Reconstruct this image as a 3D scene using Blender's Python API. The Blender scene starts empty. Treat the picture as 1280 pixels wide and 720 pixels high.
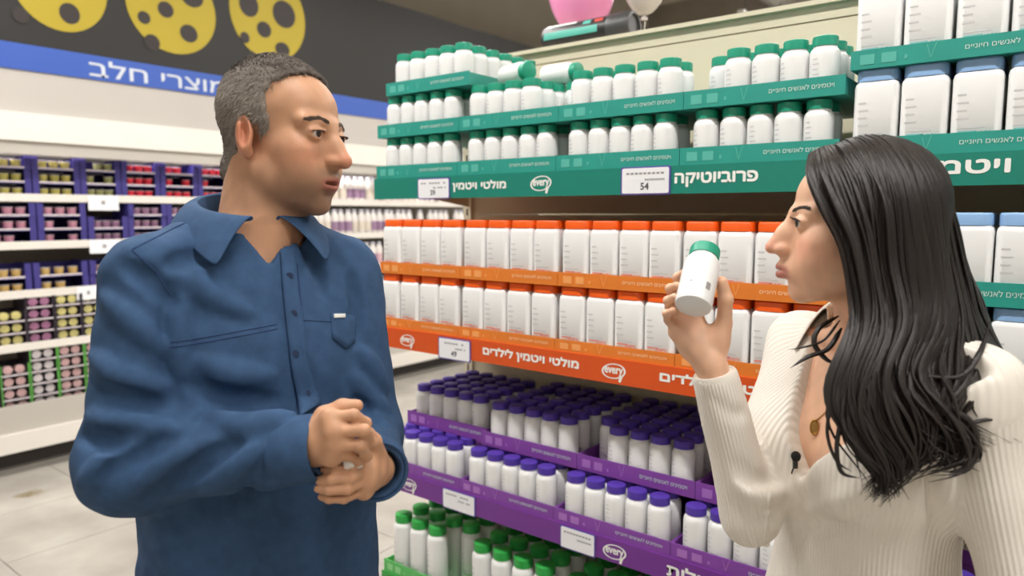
import bpy, bmesh, math, random
import numpy as np
from mathutils import Vector, Matrix
random.seed(7); RNG = np.random.RandomState(7)
SC = bpy.context.scene; COL = SC.collection
# ------------------------------------------------------------------ camera
FPX = 900.0; PITCH = math.radians(5.84); YAW = math.radians(37.95); CAMH = 1.5
cd = bpy.data.cameras.new('camera'); cam = bpy.data.objects.new('camera', cd); COL.objects.link(cam)
cam.location = (0, 0, CAMH); cam.rotation_euler = (math.pi/2 - PITCH, 0, YAW)
cd.sensor_width = 36; cd.lens = FPX/1280*36; cd.clip_start = 0.02
cd.dof.use_dof = True; cd.dof.focus_distance = 1.25; cd.dof.aperture_fstop = 3.4
SC.camera = cam
# ------------------------------------------------------------------ world and exposure
w = bpy.data.worlds.new('world'); SC.world = w; w.use_nodes = True
w.node_tree.nodes['Background'].inputs[0].default_value = (.9, .95, 1, 1)
w.node_tree.nodes['Background'].inputs[1].default_value = 0.25
vs = SC.view_settings; vs.view_transform = 'Standard'; vs.look = 'None'; vs.gamma = 1
vs.use_curve_mapping = False; vs.exposure = -0.2
LAMP_W = 40.0      # watts of one ceiling luminaire
# ------------------------------------------------------------------ pixel helpers (camera-levelled frame: right, forward, up)
def LR(px, py):
    u = (360 - py)/FPX
    return Vector(((px - 640)/FPX, math.cos(PITCH) + math.sin(PITCH)*u, -math.sin(PITCH) + math.cos(PITCH)*u))
def L(px, py, d): return LR(px, py)*d + Vector((0, 0, CAMH))
RZ = Matrix.Rotation(YAW, 3, 'Z')
def onplane(px, py, ax, v):
    d = RZ @ LR(px, py); return d*((v - (CAMH if ax == 2 else 0))/d[ax]) + Vector((0, 0, CAMH))
def gx(px, py=250, y=1.55): return onplane(px, py, 1, y).x
# ------------------------------------------------------------------ materials
def lin(r, g, b):
    return tuple(((c/255)/12.92 if c <= 10 else (((c/255) + .055)/1.055)**2.4) for c in (r, g, b)) + (1,)
MATS = {}
def mat(name, col, rough=.5, metal=0, emit=0, noise=0, nscale=40, bump=0, bscale=200, spec=.5, attr=None, sss=0, coat=0, stretch=None):
    if name in MATS: return MATS[name]
    m = bpy.data.materials.new(name); m.use_nodes = True; MATS[name] = m
    nt = m.node_tree; b = nt.nodes['Principled BSDF']
    b.inputs['Base Color'].default_value = col; b.inputs['Roughness'].default_value = rough
    b.inputs['Metallic'].default_value = metal; b.inputs['Specular IOR Level'].default_value = spec
    if coat: b.inputs['Coat Weight'].default_value = coat; b.inputs['Coat Roughness'].default_value = .15
    if sss:
        b.inputs['Subsurface Weight'].default_value = sss; b.inputs['Subsurface Radius'].default_value = (.012, .005, .003)
        b.inputs['Subsurface Scale'].default_value = .6
    if emit:
        b.inputs['Emission Color'].default_value = col; b.inputs['Emission Strength'].default_value = emit
    src = None
    if attr:
        a = nt.nodes.new('ShaderNodeVertexColor'); a.layer_name = attr; src = a.outputs['Color']
    tc = nt.nodes.new('ShaderNodeTexCoord'); vec = tc.outputs['Object']
    if stretch:
        mp = nt.nodes.new('ShaderNodeMapping'); mp.inputs['Scale'].default_value = stretch
        nt.links.new(vec, mp.inputs['Vector']); vec = mp.outputs['Vector']
    if noise:
        n = nt.nodes.new('ShaderNodeTexNoise'); n.inputs['Scale'].default_value = nscale; n.inputs['Detail'].default_value = 5
        nt.links.new(vec, n.inputs['Vector'])
        mr = nt.nodes.new('ShaderNodeMapRange'); mr.inputs['From Min'].default_value = .25; mr.inputs['From Max'].default_value = .75
        mr.inputs['To Min'].default_value = 1 - noise; mr.inputs['To Max'].default_value = 1 + noise
        nt.links.new(n.outputs['Fac'], mr.inputs['Value'])
        mx = nt.nodes.new('ShaderNodeVectorMath'); mx.operation = 'SCALE'
        if src: nt.links.new(src, mx.inputs[0])
        else: mx.inputs[0].default_value = col[:3]
        nt.links.new(mr.outputs[0], mx.inputs['Scale']); src = mx.outputs[0]
    if src: nt.links.new(src, b.inputs['Base Color'])
    if bump:
        n = nt.nodes.new('ShaderNodeTexNoise'); n.inputs['Scale'].default_value = bscale; n.inputs['Detail'].default_value = 4
        nt.links.new(vec, n.inputs['Vector'])
        bp = nt.nodes.new('ShaderNodeBump'); bp.inputs['Strength'].default_value = bump; bp.inputs['Distance'].default_value = .002
        nt.links.new(n.outputs['Fac'], bp.inputs['Height']); nt.links.new(bp.outputs[0], b.inputs['Normal'])
    return m
# ------------------------------------------------------------------ object helpers
def link(o, parent=None):
    COL.objects.link(o)
    if parent is not None: o.parent = parent
    return o
def tag(o, label=None, cat=None, group=None, kind=None):
    if label: o['label'] = label
    if cat: o['category'] = cat
    if group: o['group'] = group
    if kind: o['kind'] = kind
    return o
def empty(name, loc=(0, 0, 0), rz=0):
    o = bpy.data.objects.new(name, None); o.empty_display_size = .05; o.location = loc; o.rotation_euler = (0, 0, rz); return link(o)
def meshobj(name, me, m=None, parent=None, loc=None):
    if m is not None and not me.materials: me.materials.append(m)
    o = bpy.data.objects.new(name, me)
    if loc is not None: o.location = loc
    return link(o, parent)
class MB:
    """collects shapes into one mesh"""
    def __init__(s): s.v = []; s.f = []; s.fm = []; s.m = 0
    def add(s, vs_, fs):
        n = len(s.v); s.v += [tuple(p) for p in vs_]; s.f += [tuple(i + n for i in q) for q in fs]; s.fm += [s.m]*len(fs); return s
    def box(s, x0, x1, y0, y1, z0, z1):
        return s.add([(x0,y0,z0),(x1,y0,z0),(x1,y1,z0),(x0,y1,z0),(x0,y0,z1),(x1,y0,z1),(x1,y1,z1),(x0,y1,z1)],
                     [(0,3,2,1),(4,5,6,7),(0,1,5,4),(1,2,6,5),(2,3,7,6),(3,0,4,7)])
    def lathe(s, prof, n=24, c=(0,0,0), cap0=True, cap1=True):
        vs_ = [(c[0]+r*math.cos(2*math.pi*i/n), c[1]+r*math.sin(2*math.pi*i/n), c[2]+z) for r, z in prof for i in range(n)]
        fs = [(k*n+i, k*n+(i+1)%n, (k+1)*n+(i+1)%n, (k+1)*n+i) for k in range(len(prof)-1) for i in range(n)]
        if cap0: fs.append(tuple(range(n-1, -1, -1)))
        if cap1: fs.append(tuple((len(prof)-1)*n+i for i in range(n)))
        return s.add(vs_, fs)
    def rsq(s, prof, rc=.3, n=6, c=(0,0,0)):
        """stack of rounded squares: prof = (half-x, half-y, z)"""
        ring = []
        for q, (sx, sy) in enumerate(((1,1),(-1,1),(-1,-1),(1,-1))):
            for i in range(n):
                a = math.pi/2*(q + i/(n-1)); ring.append((sx*(1-rc)+rc*math.cos(a), sy*(1-rc)+rc*math.sin(a)))
        N = len(ring)
        vs_ = [(c[0]+hx*x, c[1]+hy*y, c[2]+z) for hx, hy, z in prof for x, y in ring]
        fs = [(k*N+i, k*N+(i+1)%N, (k+1)*N+(i+1)%N, (k+1)*N+i) for k in range(len(prof)-1) for i in range(N)]
        fs.append(tuple(range(N-1, -1, -1))); fs.append(tuple((len(prof)-1)*N+i for i in range(N)))
        return s.add(vs_, fs)
    def tube(s, pts, rad, n=8, flat=1.0, up=(0,0,1), caps=True):
        pts = [Vector(p) for p in pts]; R = rad if hasattr(rad, '__len__') else [rad]*len(pts)
        vs_ = []; prev = None
        for i, p in enumerate(pts):
            t = (pts[min(i+1, len(pts)-1)] - pts[max(i-1, 0)])
            t = t.normalized() if t.length > 1e-9 else Vector((0, 0, 1))
            if prev is None:
                u = Vector(up); u = u - t*u.dot(t)
                if u.length < 1e-4: u = t.orthogonal()
            else: u = prev - t*prev.dot(t)
            u.normalize(); prev = u; b = t.cross(u)
            for k in range(n):
                a = 2*math.pi*k/n; vs_.append(p + u*(math.cos(a)*R[i]*flat) + b*(math.sin(a)*R[i]))
        fs = [(k*n+i, k*n+(i+1)%n, (k+1)*n+(i+1)%n, (k+1)*n+i) for k in range(len(pts)-1) for i in range(n)]
        if caps: fs.append(tuple(range(n-1, -1, -1))); fs.append(tuple((len(pts)-1)*n+i for i in range(n)))
        return s.add(vs_, fs)
    def mesh(s, name, mats=None, smooth=None):
        me = bpy.data.meshes.new(name); me.from_pydata(s.v, [], s.f)
        for m in (mats or []): me.materials.append(m)
        if len(mats or []) > 1: me.polygons.foreach_set('material_index', s.fm)
        if smooth is not None:
            me.polygons.foreach_set('use_smooth', [True]*len(me.polygons))
            me.set_sharp_from_angle(angle=math.radians(smooth))
        me.update(); return me
    def build(s, name, m, parent=None, smooth=None, loc=None):
        return meshobj(name, s.mesh(name, m if isinstance(m, list) else [m], smooth), None, parent, loc)
def heb(t): return ''.join(reversed(t))
_TX = {}
def text_mesh(t, h, width=None, bold=0.0, depth=0.0):
    """lettering as (verts Nx2 array, faces), left-bottom at 0,0; h = letter height"""
    key = (t, round(bold, 4))
    if key not in _TX:
        c = bpy.data.curves.new('txt', 'FONT'); c.body = t; c.size = 1; c.offset = bold; c.resolution_u = 3
        o = bpy.data.objects.new('txt', c); COL.objects.link(o)
        me = bpy.data.meshes.new_from_object(o.evaluated_get(bpy.context.evaluated_depsgraph_get()))
        v = np.array([x.co[:2] for x in me.vertices]); fs = [tuple(p.vertices) for p in me.polygons]
        # one letter is drawn with two crossing strokes, which the font fill garbles: give it one quad per stroke
        D8 = np.array([(.307, -.509), (.307, .035), (.397, .035), (.397, -.509), (0, 0), (0, .083), (.488, .083), (.488, 0)])
        for i in range(len(v)-7):
            if np.abs(v[i:i+8]-v[i+4]-D8).max() < .004:
                fs = [f_ for f_ in fs if not all(i <= k < i+8 for k in f_)]+[(i, i+3, i+2, i+1), (i+4, i+7, i+6, i+5)]
        bpy.data.objects.remove(o); bpy.data.curves.remove(c); bpy.data.meshes.remove(me); _TX[key] = (v, fs)
    v, fs = _TX[key]; v = v.copy(); v -= v.min(0); e = v.max(0)
    sc = h/e[1]; sx = sc if width is None else width/e[0]
    v[:, 0] *= sx; v[:, 1] *= sc
    return v, fs
def add_text(mb, t, x, y, z, h, width=None, bold=0, facing='-y'):
    v, fs = text_mesh(t, h, width, 0); s = h*bold; lay = [(0, 0)] if not bold else [(0, 0), (s, 0), (-s, 0), (0, s), (0, -s), (.7*s, .7*s), (-.7*s, .7*s), (.7*s, -.7*s), (-.7*s, -.7*s)]
    for q, (da, db) in enumerate(lay):                     # heavier strokes: the same letters laid slightly apart
        if facing == '-y': mb.add([(x+a+da, y-q*2e-6, z+b+db) for a, b in v], fs)
        else: mb.add([(y+q*2e-6, x+a+da, z+b+db) for a, b in v], fs)      # facing +x, runs along +y
    return v[:, 0].max()
# ================================================================== the room
XF = -4.8                                              # front plane of the chiller along wall_left
def struct(name, mb, m, parent=None, smooth=None):
    return tag(mb.build(name, m, parent, smooth), kind='structure' if parent is None else None)
def floor_mat():
    m = mat('floor_tile', lin(178, 172, 163), rough=.22)
    nt = m.node_tree; b = nt.nodes['Principled BSDF']; tc = nt.nodes.new('ShaderNodeTexCoord')
    n = nt.nodes.new('ShaderNodeTexNoise'); n.inputs['Scale'].default_value = 3; n.inputs['Detail'].default_value = 8
    nt.links.new(tc.outputs['Object'], n.inputs['Vector'])
    cr = nt.nodes.new('ShaderNodeValToRGB'); cr.color_ramp.elements[0].position = .3; cr.color_ramp.elements[1].position = .7
    cr.color_ramp.elements[0].color = lin(158, 152, 144); cr.color_ramp.elements[1].color = lin(186, 181, 172)
    nt.links.new(n.outputs['Fac'], cr.inputs['Fac'])
    # a dried brown spill on the tiles by the chiller
    st = onplane(42, 616, 2, 0); st2 = onplane(30, 619, 2, 0); mix_in = cr.outputs['Color']
    for s_, sc in ((st, 9.0), (st2, 11.0)):
        vm = nt.nodes.new('ShaderNodeVectorMath'); vm.operation = 'SUBTRACT'; vm.inputs[1].default_value = (s_.x, s_.y, 0)
        nt.links.new(tc.outputs['Object'], vm.inputs[0])
        ln = nt.nodes.new('ShaderNodeVectorMath'); ln.operation = 'LENGTH'; nt.links.new(vm.outputs[0], ln.inputs[0])
        ad = nt.nodes.new('ShaderNodeMath'); ad.operation = 'MULTIPLY_ADD'; ad.inputs[1].default_value = sc; 
        n2 = nt.nodes.new('ShaderNodeTexNoise'); n2.inputs['Scale'].default_value = 25; nt.links.new(tc.outputs['Object'], n2.inputs['Vector'])
        nt.links.new(ln.outputs['Value'], ad.inputs[0]); nt.links.new(n2.outputs['Fac'], ad.inputs[2])
        mr = nt.nodes.new('ShaderNodeMapRange'); mr.inputs['From Min'].default_value = .75; mr.inputs['From Max'].default_value = 1.15
        mr.inputs['To Min'].default_value = .55; mr.inputs['To Max'].default_value = 0
        nt.links.new(ad.outputs[0], mr.inputs['Value'])
        mx = nt.nodes.new('ShaderNodeMix'); mx.data_type = 'RGBA'; mx.inputs[7].default_value = lin(120, 100, 60)
        nt.links.new(mr.outputs[0], mx.inputs[0]); nt.links.new(mix_in, mx.inputs[6]); mix_in = mx.outputs[2]
    nt.links.new(mix_in, b.inputs['Base Color'])
    return m
X0, X1, Y0, Y1, ZC = -5.95, 5.0, -5.0, 13.0, 5.0
fl = struct('floor', MB().box(X0, X1, Y0, Y1, -.1, -.004), mat('grout', lin(120, 114, 106), .8))
TS = .6; me_t = MB().box(0, TS-.004, 0, TS-.004, -.02, 0).mesh('tile', [floor_mat()])
tm = floor_mat(); ft = []
for i in range(int((X1-X0)/TS)):
    for j in range(int((Y1-Y0)/TS)):
        x = X0+i*TS; y = Y0+j*TS
        ft.append((abs(x+2.5)+abs(y-2.0), x, y))
ft.sort()
far = MB()
for k, (dd, x, y) in enumerate(ft):
    if k < 110 :
        # tiles share one material that reads world-sized coordinates, so each carries its own mesh offset
        meshobj('tile', MB().box(x, x+TS-.004, y, y+TS-.004, -.02, 0).mesh('tile', [tm]), None, fl)
    else: far.box(x, x+TS-.004, y, y+TS-.004, -.02, 0)
tag(far.build('tile_field', tm, fl), kind='stuff')
bpy.data.meshes.remove(me_t)
CEIL = mat('ceiling_paint', lin(205, 196, 182), .9, noise=.15, nscale=1.2)
struct('ceiling', MB().box(X0, X1, Y0, Y1, ZC, ZC+.1), CEIL)
WALL = mat('wall_paint', lin(170, 163, 150), .85, noise=.05, nscale=2)
struct('wall_left', MB().box(X0-.1, X0, Y0, Y1, 0, ZC), WALL)
struct('wall_right', MB().box(X1, X1+.1, Y0, Y1, 0, ZC), WALL)
struct('wall_back', MB().box(X0, X1, Y1, Y1+.1, 0, ZC), WALL)
struct('wall_front', MB().box(X0, X1, Y0-.1, Y0, 0, ZC), WALL)
BEAM = mat('beam_paint', lin(150, 142, 130), .8, noise=.1, nscale=3)
for i, y in enumerate((5.2, 8.4, 11.4)):
    struct('trim_%d' % (i+1), MB().box(X0, X1, y, y+.22, ZC-.42, ZC), BEAM)
duct = empty('air_duct', (-3.2, 4, ZC-.55)); tag(duct, 'grey round ventilation duct hung under the ceiling', 'duct')
MB().tube([(0, y, 0) for y in np.linspace(-4, 8.6, 14)], .28, 20).build('pipe', mat('duct_metal', lin(150, 146, 138), .45, .6), duct, 40)
for y in (-3, 0, 3, 6):
    MB().box(-.012, .012, y-.012, y+.012, .27, .55).build('hanger', mat('steel', lin(120, 120, 120), .4, .8), duct)
    MB().tube([(0, y+1.5, 0), (0, y+1.54, 0)], .295, 20).build('joint_band', MATS['duct_metal'], duct, 40)
# luminaires: a housing, two tubes and the light they give
def luminaire(x, y, along, watts=None, z=3.75):
    r = empty('ceiling_lamp', (x, y, z), 0 if along == 'x' else math.pi/2)
    tag(r, 'long white batten lamp with twin tubes hanging from ceiling', 'lamp', 'batten lamps over the aisles')
    MB().box(-.75, .75, -.035, .035, -.01, .06).build('housing', mat('lamp_white', lin(235, 235, 235), .4), r)
    for s in (-.065, .065):
        MB().tube([(-.72, s, -.018), (.72, s, -.018)], .013, 10).build('tube_light', mat('tube_glow', (1, .97, .92, 1), .5, emit=24), r, 40)
    for s in (-.6, .6): MB().box(s-.006, s+.006, -.006, .006, .05, ZC-z).build('hanger', MATS['steel'], r)
    ld = bpy.data.lights.new('lamp_light', 'AREA'); ld.shape = 'RECTANGLE'; ld.size = 1.44; ld.size_y = .16
    ld.energy = watts or LAMP_W; ld.color = (1, .98, .945)
    lo = bpy.data.objects.new('lamp_light', ld); lo.location = (0, 0, -.04); link(lo, r)
for x in (-4.0, -2.2, -.4, 1.4, 3.2): luminaire(x, .45, 'x')
for x in (-2.6, -.4, 1.8): luminaire(x, -3.2, 'x', 22)
for y in (1.6, 3.8, 6.2, 9.0): luminaire(-3.15, y, 'y')
for x in (-1.2, .8, 2.8): luminaire(x, 4.2, 'x')
for x in (-.6, 1.4, 3.4):  # unseen lamps added to brighten the far ceiling and back wall
    for y in (8.0, 11.0): luminaire(x, y, 'x', 60)
# ================================================================== gondola, trays and bottles
YG = 1.55
CREAM = mat('shelf_cream', lin(214, 204, 180), .5, noise=.04, nscale=6)
G_TEAL = mat('fascia_teal', lin(28, 128, 112), .35); T_TEAL = mat('tray_teal', lin(40, 150, 136), .45, noise=.06, nscale=15)
G_ORNG = mat('fascia_orange', lin(214, 84, 30), .35); T_ORNG = mat('tray_orange', lin(222, 124, 44), .45, noise=.06, nscale=15)
G_PURP = mat('fascia_purple', lin(112, 48, 140), .35); T_PURP = mat('tray_purple', lin(128, 66, 158), .45, noise=.06, nscale=15)
T_GREEN = mat('tray_green', lin(88, 182, 96), .45, noise=.06, nscale=15); G_GREEN = mat('fascia_green', lin(50, 150, 64), .35)
PRINT = mat('print_white', lin(240, 240, 236), .5); PALE_TEAL = mat('print_pale_teal', lin(86, 178, 164), .5)
PALE_OR = mat('print_pale_orange', lin(238, 160, 92), .5); PALE_PU = mat('print_pale_purple', lin(168, 112, 190), .5); PALE_GR = mat('print_pale_green', lin(140, 210, 140), .5)
SX = [-1.758, -.371, 1.02]
gon = empty('shelf_gondola', (0, 0, 0)); gon.location = (-.37, 1.78, 0)
tag(gon, 'long cream metal gondola with coloured shelf strips full of vitamin bottles', 'shelving')
GI = Vector((.37, -1.78, 0))
def gpart(name, mb, m, smooth=None, parent=None):
    o = mb.build(name, m, parent or gon, smooth)
    if parent is None: o.location = GI
    return o
BP = 2.0
DARK = mat('slot_dark', lin(40, 34, 28), .8)
for s in range(2):
    a, b = SX[s], SX[s+1]
    for z0, z1 in ((.12, .5), (.502, 1.0), (1.002, 1.5), (1.502, 1.997), (1.999, 2.037)):
        bpnl = gpart('back_panel', MB().box(a+.018, b-.018, BP, BP+.012, z0, z1-.002), CREAM)
    gpart('base_plinth', MB().box(a, b, YG+.02, BP+.03, 0, .12), mat('plinth', lin(150, 140, 120), .5))
for x in SX:
    up = gpart('upright', MB().box(x-.018, x+.018, BP-.012, BP+.03, 0, 2.035), CREAM)
    sl = MB()
    for k in range(38): sl.box(x-.003, x+.003, BP-.0135, BP-.012, .2+k*.048, .225+k*.048)
    tag(gpart('slot_row', sl, DARK, parent=up), kind='stuff')
gpart('top_rail', MB().box(SX[0], SX[2], BP-.016, BP+.46, 2.035, 2.047), CREAM)
gpart('rear_panel', MB().box(SX[0], SX[2], BP+.43, BP+.44, .12, 2.034), CREAM)
def shelf(s, top, fz0, fm, name):
    a, b = SX[s]+.004, SX[s+1]-.004
    gpart('shelf', MB().box(a, b, YG, BP-.014, top-.022, top).box(a, b, YG, YG+.012, top-.05, top-.022), CREAM)
    for x in (a+.004, b-.006):
        v = [(x, YG+.06, top-.023), (x, BP-.014, top-.023), (x, BP-.014, top-.085), (x, YG+.12, top-.04)]
        gpart('bracket', MB().add(v + [(p[0]+.003, p[1], p[2]) for p in v], [(0,1,2,3),(7,6,5,4),(0,4,5,1),(1,5,6,2),(2,6,7,3),(3,7,4,0)]), CREAM)
    return gpart('fascia_strip', MB().box(SX[s]+.001, SX[s+1]-.001, YG-.006, YG-.001, fz0, top), fm)
FS = {}
for s, top, fz0, fm, key in ((0, 1.611, 1.547, G_TEAL, 'teal0'), (1, 1.611, 1.552, G_TEAL, 'teal1'), (0, 1.143, 1.080, G_ORNG, 'or0'),
                             (1, 1.163, 1.098, G_TEAL, 'teal2'), (0, .676, .616, G_PURP, 'pu0'), (1, .676, .616, G_PURP, 'pu1'),
                             (0, .318, .255, G_GREEN, 'gr0'), (1, .318, .255, G_GREEN, 'gr1')):
    FS[key] = shelf(s, top, fz0, fm, key)
TY = YG - .0068
def letter(key, t, pxl, pxr, z, h, py=230):
    xl, xr = gx(pxl, py, TY), gx(pxr, py, TY); mb = MB(); add_text(mb, heb(t), xl, TY, z, h, xr-xl, bold=.05)
    gpart('lettering', mb, PRINT, parent=FS[key])
def logo(key, pxc, z, py=230, s=1.0):
    xc = gx(pxc, py, TY); mb = MB(); n = 40; a, b = .034*s, .0195*s
    def ring(r0, r1):
        vs_ = [(xc+a*q*math.cos(2*math.pi*i/n), TY, z+b*q*math.sin(2*math.pi*i/n)+ .0025*math.cos(2*math.pi*i/n)) for q in (r0, r1) for i in range(n)]
        mb.add(vs_, [(i, (i+1) % n, n+(i+1) % n, n+i) for i in range(n)])
    ring(1.0, .86)
    mb.add([(xc+.016*s, TY, z-.014*s), (xc+.026*s, TY, z-.011*s), (xc+.020*s, TY, z-.027*s), (xc+.014*s, TY, z-.025*s)], [(0, 3, 2, 1)])
    add_text(mb, 'every', xc-.0255*s, TY, z-.0125*s, .021*s, .051*s, bold=.04)
    gpart('logo', mb, PRINT, parent=FS[key])
letter('teal0', 'מולטי ויטמין', 566, 632, 1.565, .028)
logo('teal0', 676, 1.5805, 229)
letter('teal0', 'פרוביוטיקה', 844, 947, 1.563, .030, 218)
letter('teal1', 'ויטמין', 1146, 1262, 1.566, .031, 208)
logo('or0', 509, 1.110, 426, .92); letter('or0', 'מולטי ויטמין לילדים', 604, 723, 1.098, .029, 450)
logo('or0', 767, 1.112, 460); letter('or0', 'ויטמין לילדים', 825, 958, 1.100, .029, 475)
logo('pu0', 511, .645, 600); logo('pu0', 768, .645, 690); letter('pu0', 'חומצה פולית', 834, 985, .632, .03, 710)
# ---- price tags clipped on the strips
TAGB = mat('tag_rim', lin(92, 78, 160), .4); TAGW = mat('tag_card', lin(238, 238, 242), .5); INK = mat('ink', lin(60, 60, 66), .6); INKL = mat('ink_pale', lin(150, 148, 150), .6)
def price_tag(px0, px1, z0, z1, py, price, label, lines=((.72, .12, .9), (.5, .5, .9)), note=None):
    y = YG-.0085; x0, x1 = gx(px0, py, y), gx(px1, py, y); xc = (x0+x1)/2; hw = (x1-x0)/2; hh = (z1-z0)/2
    r = empty('price_tag', (xc, y, z0)); tag(r, label, 'price tag', 'price tags on the shelf strips')
    def rr(hw, hh, y0, y1, name, m):
        mb = MB(); rc = .004; n = 5; ring = []
        for q, (sx, sz) in enumerate(((1,1),(-1,1),(-1,-1),(1,-1))):
            for i in range(n):
                a = math.pi/2*(q+i/(n-1)); ring.append((sx*(hw-rc)+rc*math.cos(a), sz*(hh-rc)+rc*math.sin(a)+(z1-z0)/2))
        N = len(ring); mb.add([(a, yy, b) for yy in (y0, y1) for a, b in ring], [tuple(range(N-1, -1, -1)), tuple(range(N, 2*N))] + [(i, (i+1)%N, N+(i+1)%N, N+i) for i in range(N)])
        return mb.build(name, m, r)
    rr(hw, hh, 0, .002, 'frame', TAGB); rr(hw*.94, hh*.9, -.0008, 0, 'card', TAGW)
    mb = MB()
    for fz, a, b in lines:
        k = 9; rng = random.Random(int(px0))
        for i in range(k):
            if rng.random() < .85:
                u0 = a+(b-a)*i/k; u1 = u0+(b-a)/k*.72
                mb.box(-hw+2*hw*u0, -hw+2*hw*u1, -.0011, -.0009, 2*hh*fz, 2*hh*(fz+.07))
    tag(mb.build('print_lines', INKL, r), kind='stuff')
    mb = MB()
    if price: add_text(mb, price, -.011, -.0012, 2*hh*.18, 2*hh*.24, None, .03)
    if note: add_text(mb, heb(note), -hw*.75, -.0012, 2*hh*.62, 2*hh*.2, hw*1.3, .0)
    if mb.v: mb.build('price', INK, r)
price_tag(776, 838, 1.546, 1.612, 225, '54', 'price tag reading 54 between the probiotic and multivitamin lettering')
price_tag(522, 562, 1.545, 1.606, 237, '39', 'white price tag at the left end of the upper teal strip')
price_tag(548, 588, 1.072, 1.137, 435, '49', 'price tag on the orange strip reading 49')
price_tag(967, 1030, 1.085, 1.150, 490, None, 'price tag with a handwritten word on the orange strip', ((.3, .2, .8),), 'לילדים')
price_tag(553, 594, .612, .674, 625, None, 'blank looking price tag on the purple strip')
price_tag(700, 744, .612, .674, 680, None, 'price tag on purple strip just beside its round logo')
# ---- bottles (body mesh = the thing; cap and print are parts)
WHITE_PL = mat('bottle_white', lin(236, 236, 236), .32, spec=.4)
CAPM = dict(teal=mat('cap_teal', lin(22, 150, 120), .4), orange=mat('cap_orange', lin(240, 94, 18), .4), purple=mat('cap_purple', lin(78, 52, 160), .4),
            green=mat('cap_green', lin(44, 160, 70), .4), blue=mat('cap_blue', lin(140, 178, 222), .4))
def round_body(r, h, ch):
    nz = h-ch
    return MB().lathe([(r*.86, 0), (r*.97, .002), (r, .006), (r, nz-.019), (r*.985, nz-.014), (r*.94, nz-.009), (r*.86, nz-.005), (r*.79, nz-.003), (r*.78, nz)], 28).mesh('bottle_body', [WHITE_PL], 40)
def round_cap(r, z0, h, m):
    mb = MB(); n = 48; prof = [(r, 0), (r, h*.82), (r*.97, h*.95), (r*.9, h)]
    vs_ = []
    for q, (rr, z) in enumerate(prof):
        for i in range(n):
            k = rr*(1 - (.03 if (i % 2 and q < 2) else 0)); vs_.append((k*math.cos(2*math.pi*i/n), k*math.sin(2*math.pi*i/n), z0+z))
    fs = [(k*n+i, k*n+(i+1)%n, (k+1)*n+(i+1)%n, (k+1)*n+i) for k in range(3) for i in range(n)] + [tuple(range(n-1,-1,-1)), tuple(3*n+i for i in range(n))]
    mb.add(vs_, fs); return mb.mesh('bottle_cap', [m], 35)
def label_mesh(kind, r, h, inkA, inkB, flat=False):
    """small printed lines and the word every, wrapped on the front of the bottle (towards -y)"""
    mb = MB(); rng = random.Random(3)
    def put(u, z):
        if flat: return (u, -r-.0004, z)
        a = u/r; return (math.sin(a)*(r+.0004), -math.cos(a)*(r+.0004), z)
    def bar(u0, u1, z0, z1):
        n = 3; pts = [put(u0+(u1-u0)*i/n, z) for z in (z0, z1) for i in range(n+1)]
        mb.add(pts, [(i, i+1, n+2+i, n+1+i) for i in range(n)])
    W = r*.75
    for i in range(4):
        z = h*(.60-.085*i); bar(-W, -W+W*(.35+.5*rng.random()), z, z+h*.018)
    bar(-W*.9, W*.5, h*.245, h*.262)
    mb.m = 1
    v, fs = text_mesh('every', h*.085, W*.95, .01); mb.add([put(-W*.15+a, h*.13+b) for a, b in v], fs)
    bar(-W*.9, W*.1, h*.20, h*.22)
    return mb.mesh('bottle_print', [inkA, inkB])
G_INK = mat('ink_grey', lin(204, 204, 206), .6)
def sq_body(hw, h, ch):
    nz = h-ch
    return MB().rsq([(hw*.92, hw*.92, 0), (hw, hw, .004), (hw, hw, nz-.012), (hw*.96, hw*.96, nz-.005), (hw*.88, hw*.88, nz-.001), (hw*.86, hw*.86, nz)], .32).mesh('bottle_body', [WHITE_PL], 40)
def sq_cap(hw, z0, h, m):
    return MB().rsq([(hw, hw, z0), (hw, hw, z0+h*.8), (hw*.97, hw*.97, z0+h*.95), (hw*.93, hw*.93, z0+h)], .45).mesh('bottle_cap', [m], 40)
KIND = {}
def make_kind(k, sq, r, h, ch, capm, inkB):
    KIND[k] = (sq_body(r, h, ch) if sq else round_body(r, h, ch),
               sq_cap(r*.93, h-ch, ch, capm) if sq else round_cap(r*.85, h-ch, ch, capm),
               label_mesh(k, r, h, G_INK, inkB, sq), h, r)
make_kind('teal', False, .0295, .120, .020, CAPM['teal'], mat('ink_teal', lin(150, 196, 190), .6))
make_kind('purple', False, .0295, .128, .020, CAPM['purple'], mat('ink_purple', lin(180, 160, 200), .6))
make_kind('green', False, .0335, .196, .026, CAPM['green'], mat('ink_green', lin(150, 200, 150), .6))
make_kind('orange', True, .0395, .166, .021, CAPM['orange'], mat('ink_red', lin(226, 140, 130), .6))
make_kind('blue', True, .0395, .166, .023, CAPM['blue'], mat('ink_aqua', lin(130, 190, 190), .6))
def bottle(k, x, y, z, label, group, rz=None):
    b, c, l, h, r = KIND[k]
    o = meshobj({'orange': 'square_vitamin_bottle', 'blue': 'square_vitamin_bottle', 'green': 'tall_vitamin_bottle'}.get(k, 'round_vitamin_bottle'), b, loc=(x, y, z)); o.rotation_euler = (0, 0, random.uniform(-.5, .5) if rz is None else rz)
    tag(o, label, 'bottle', group)
    meshobj('cap', c, None, o); meshobj('print', l, None, o)
    return o
TRAY = {}
def tray_mesh(w_, d_, lip, m):
    t = .003; mb = MB().box(0, w_, 0, d_, 0, t).box(0, w_, 0, t, t, lip).box(0, w_, d_-t, d_, t, lip*.9).box(0, t, t, d_-t, t, lip*.9).box(w_-t, w_, t, d_-t, t, lip*.9)
    return mb.mesh('tray', [m])
TRW = .341
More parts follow.
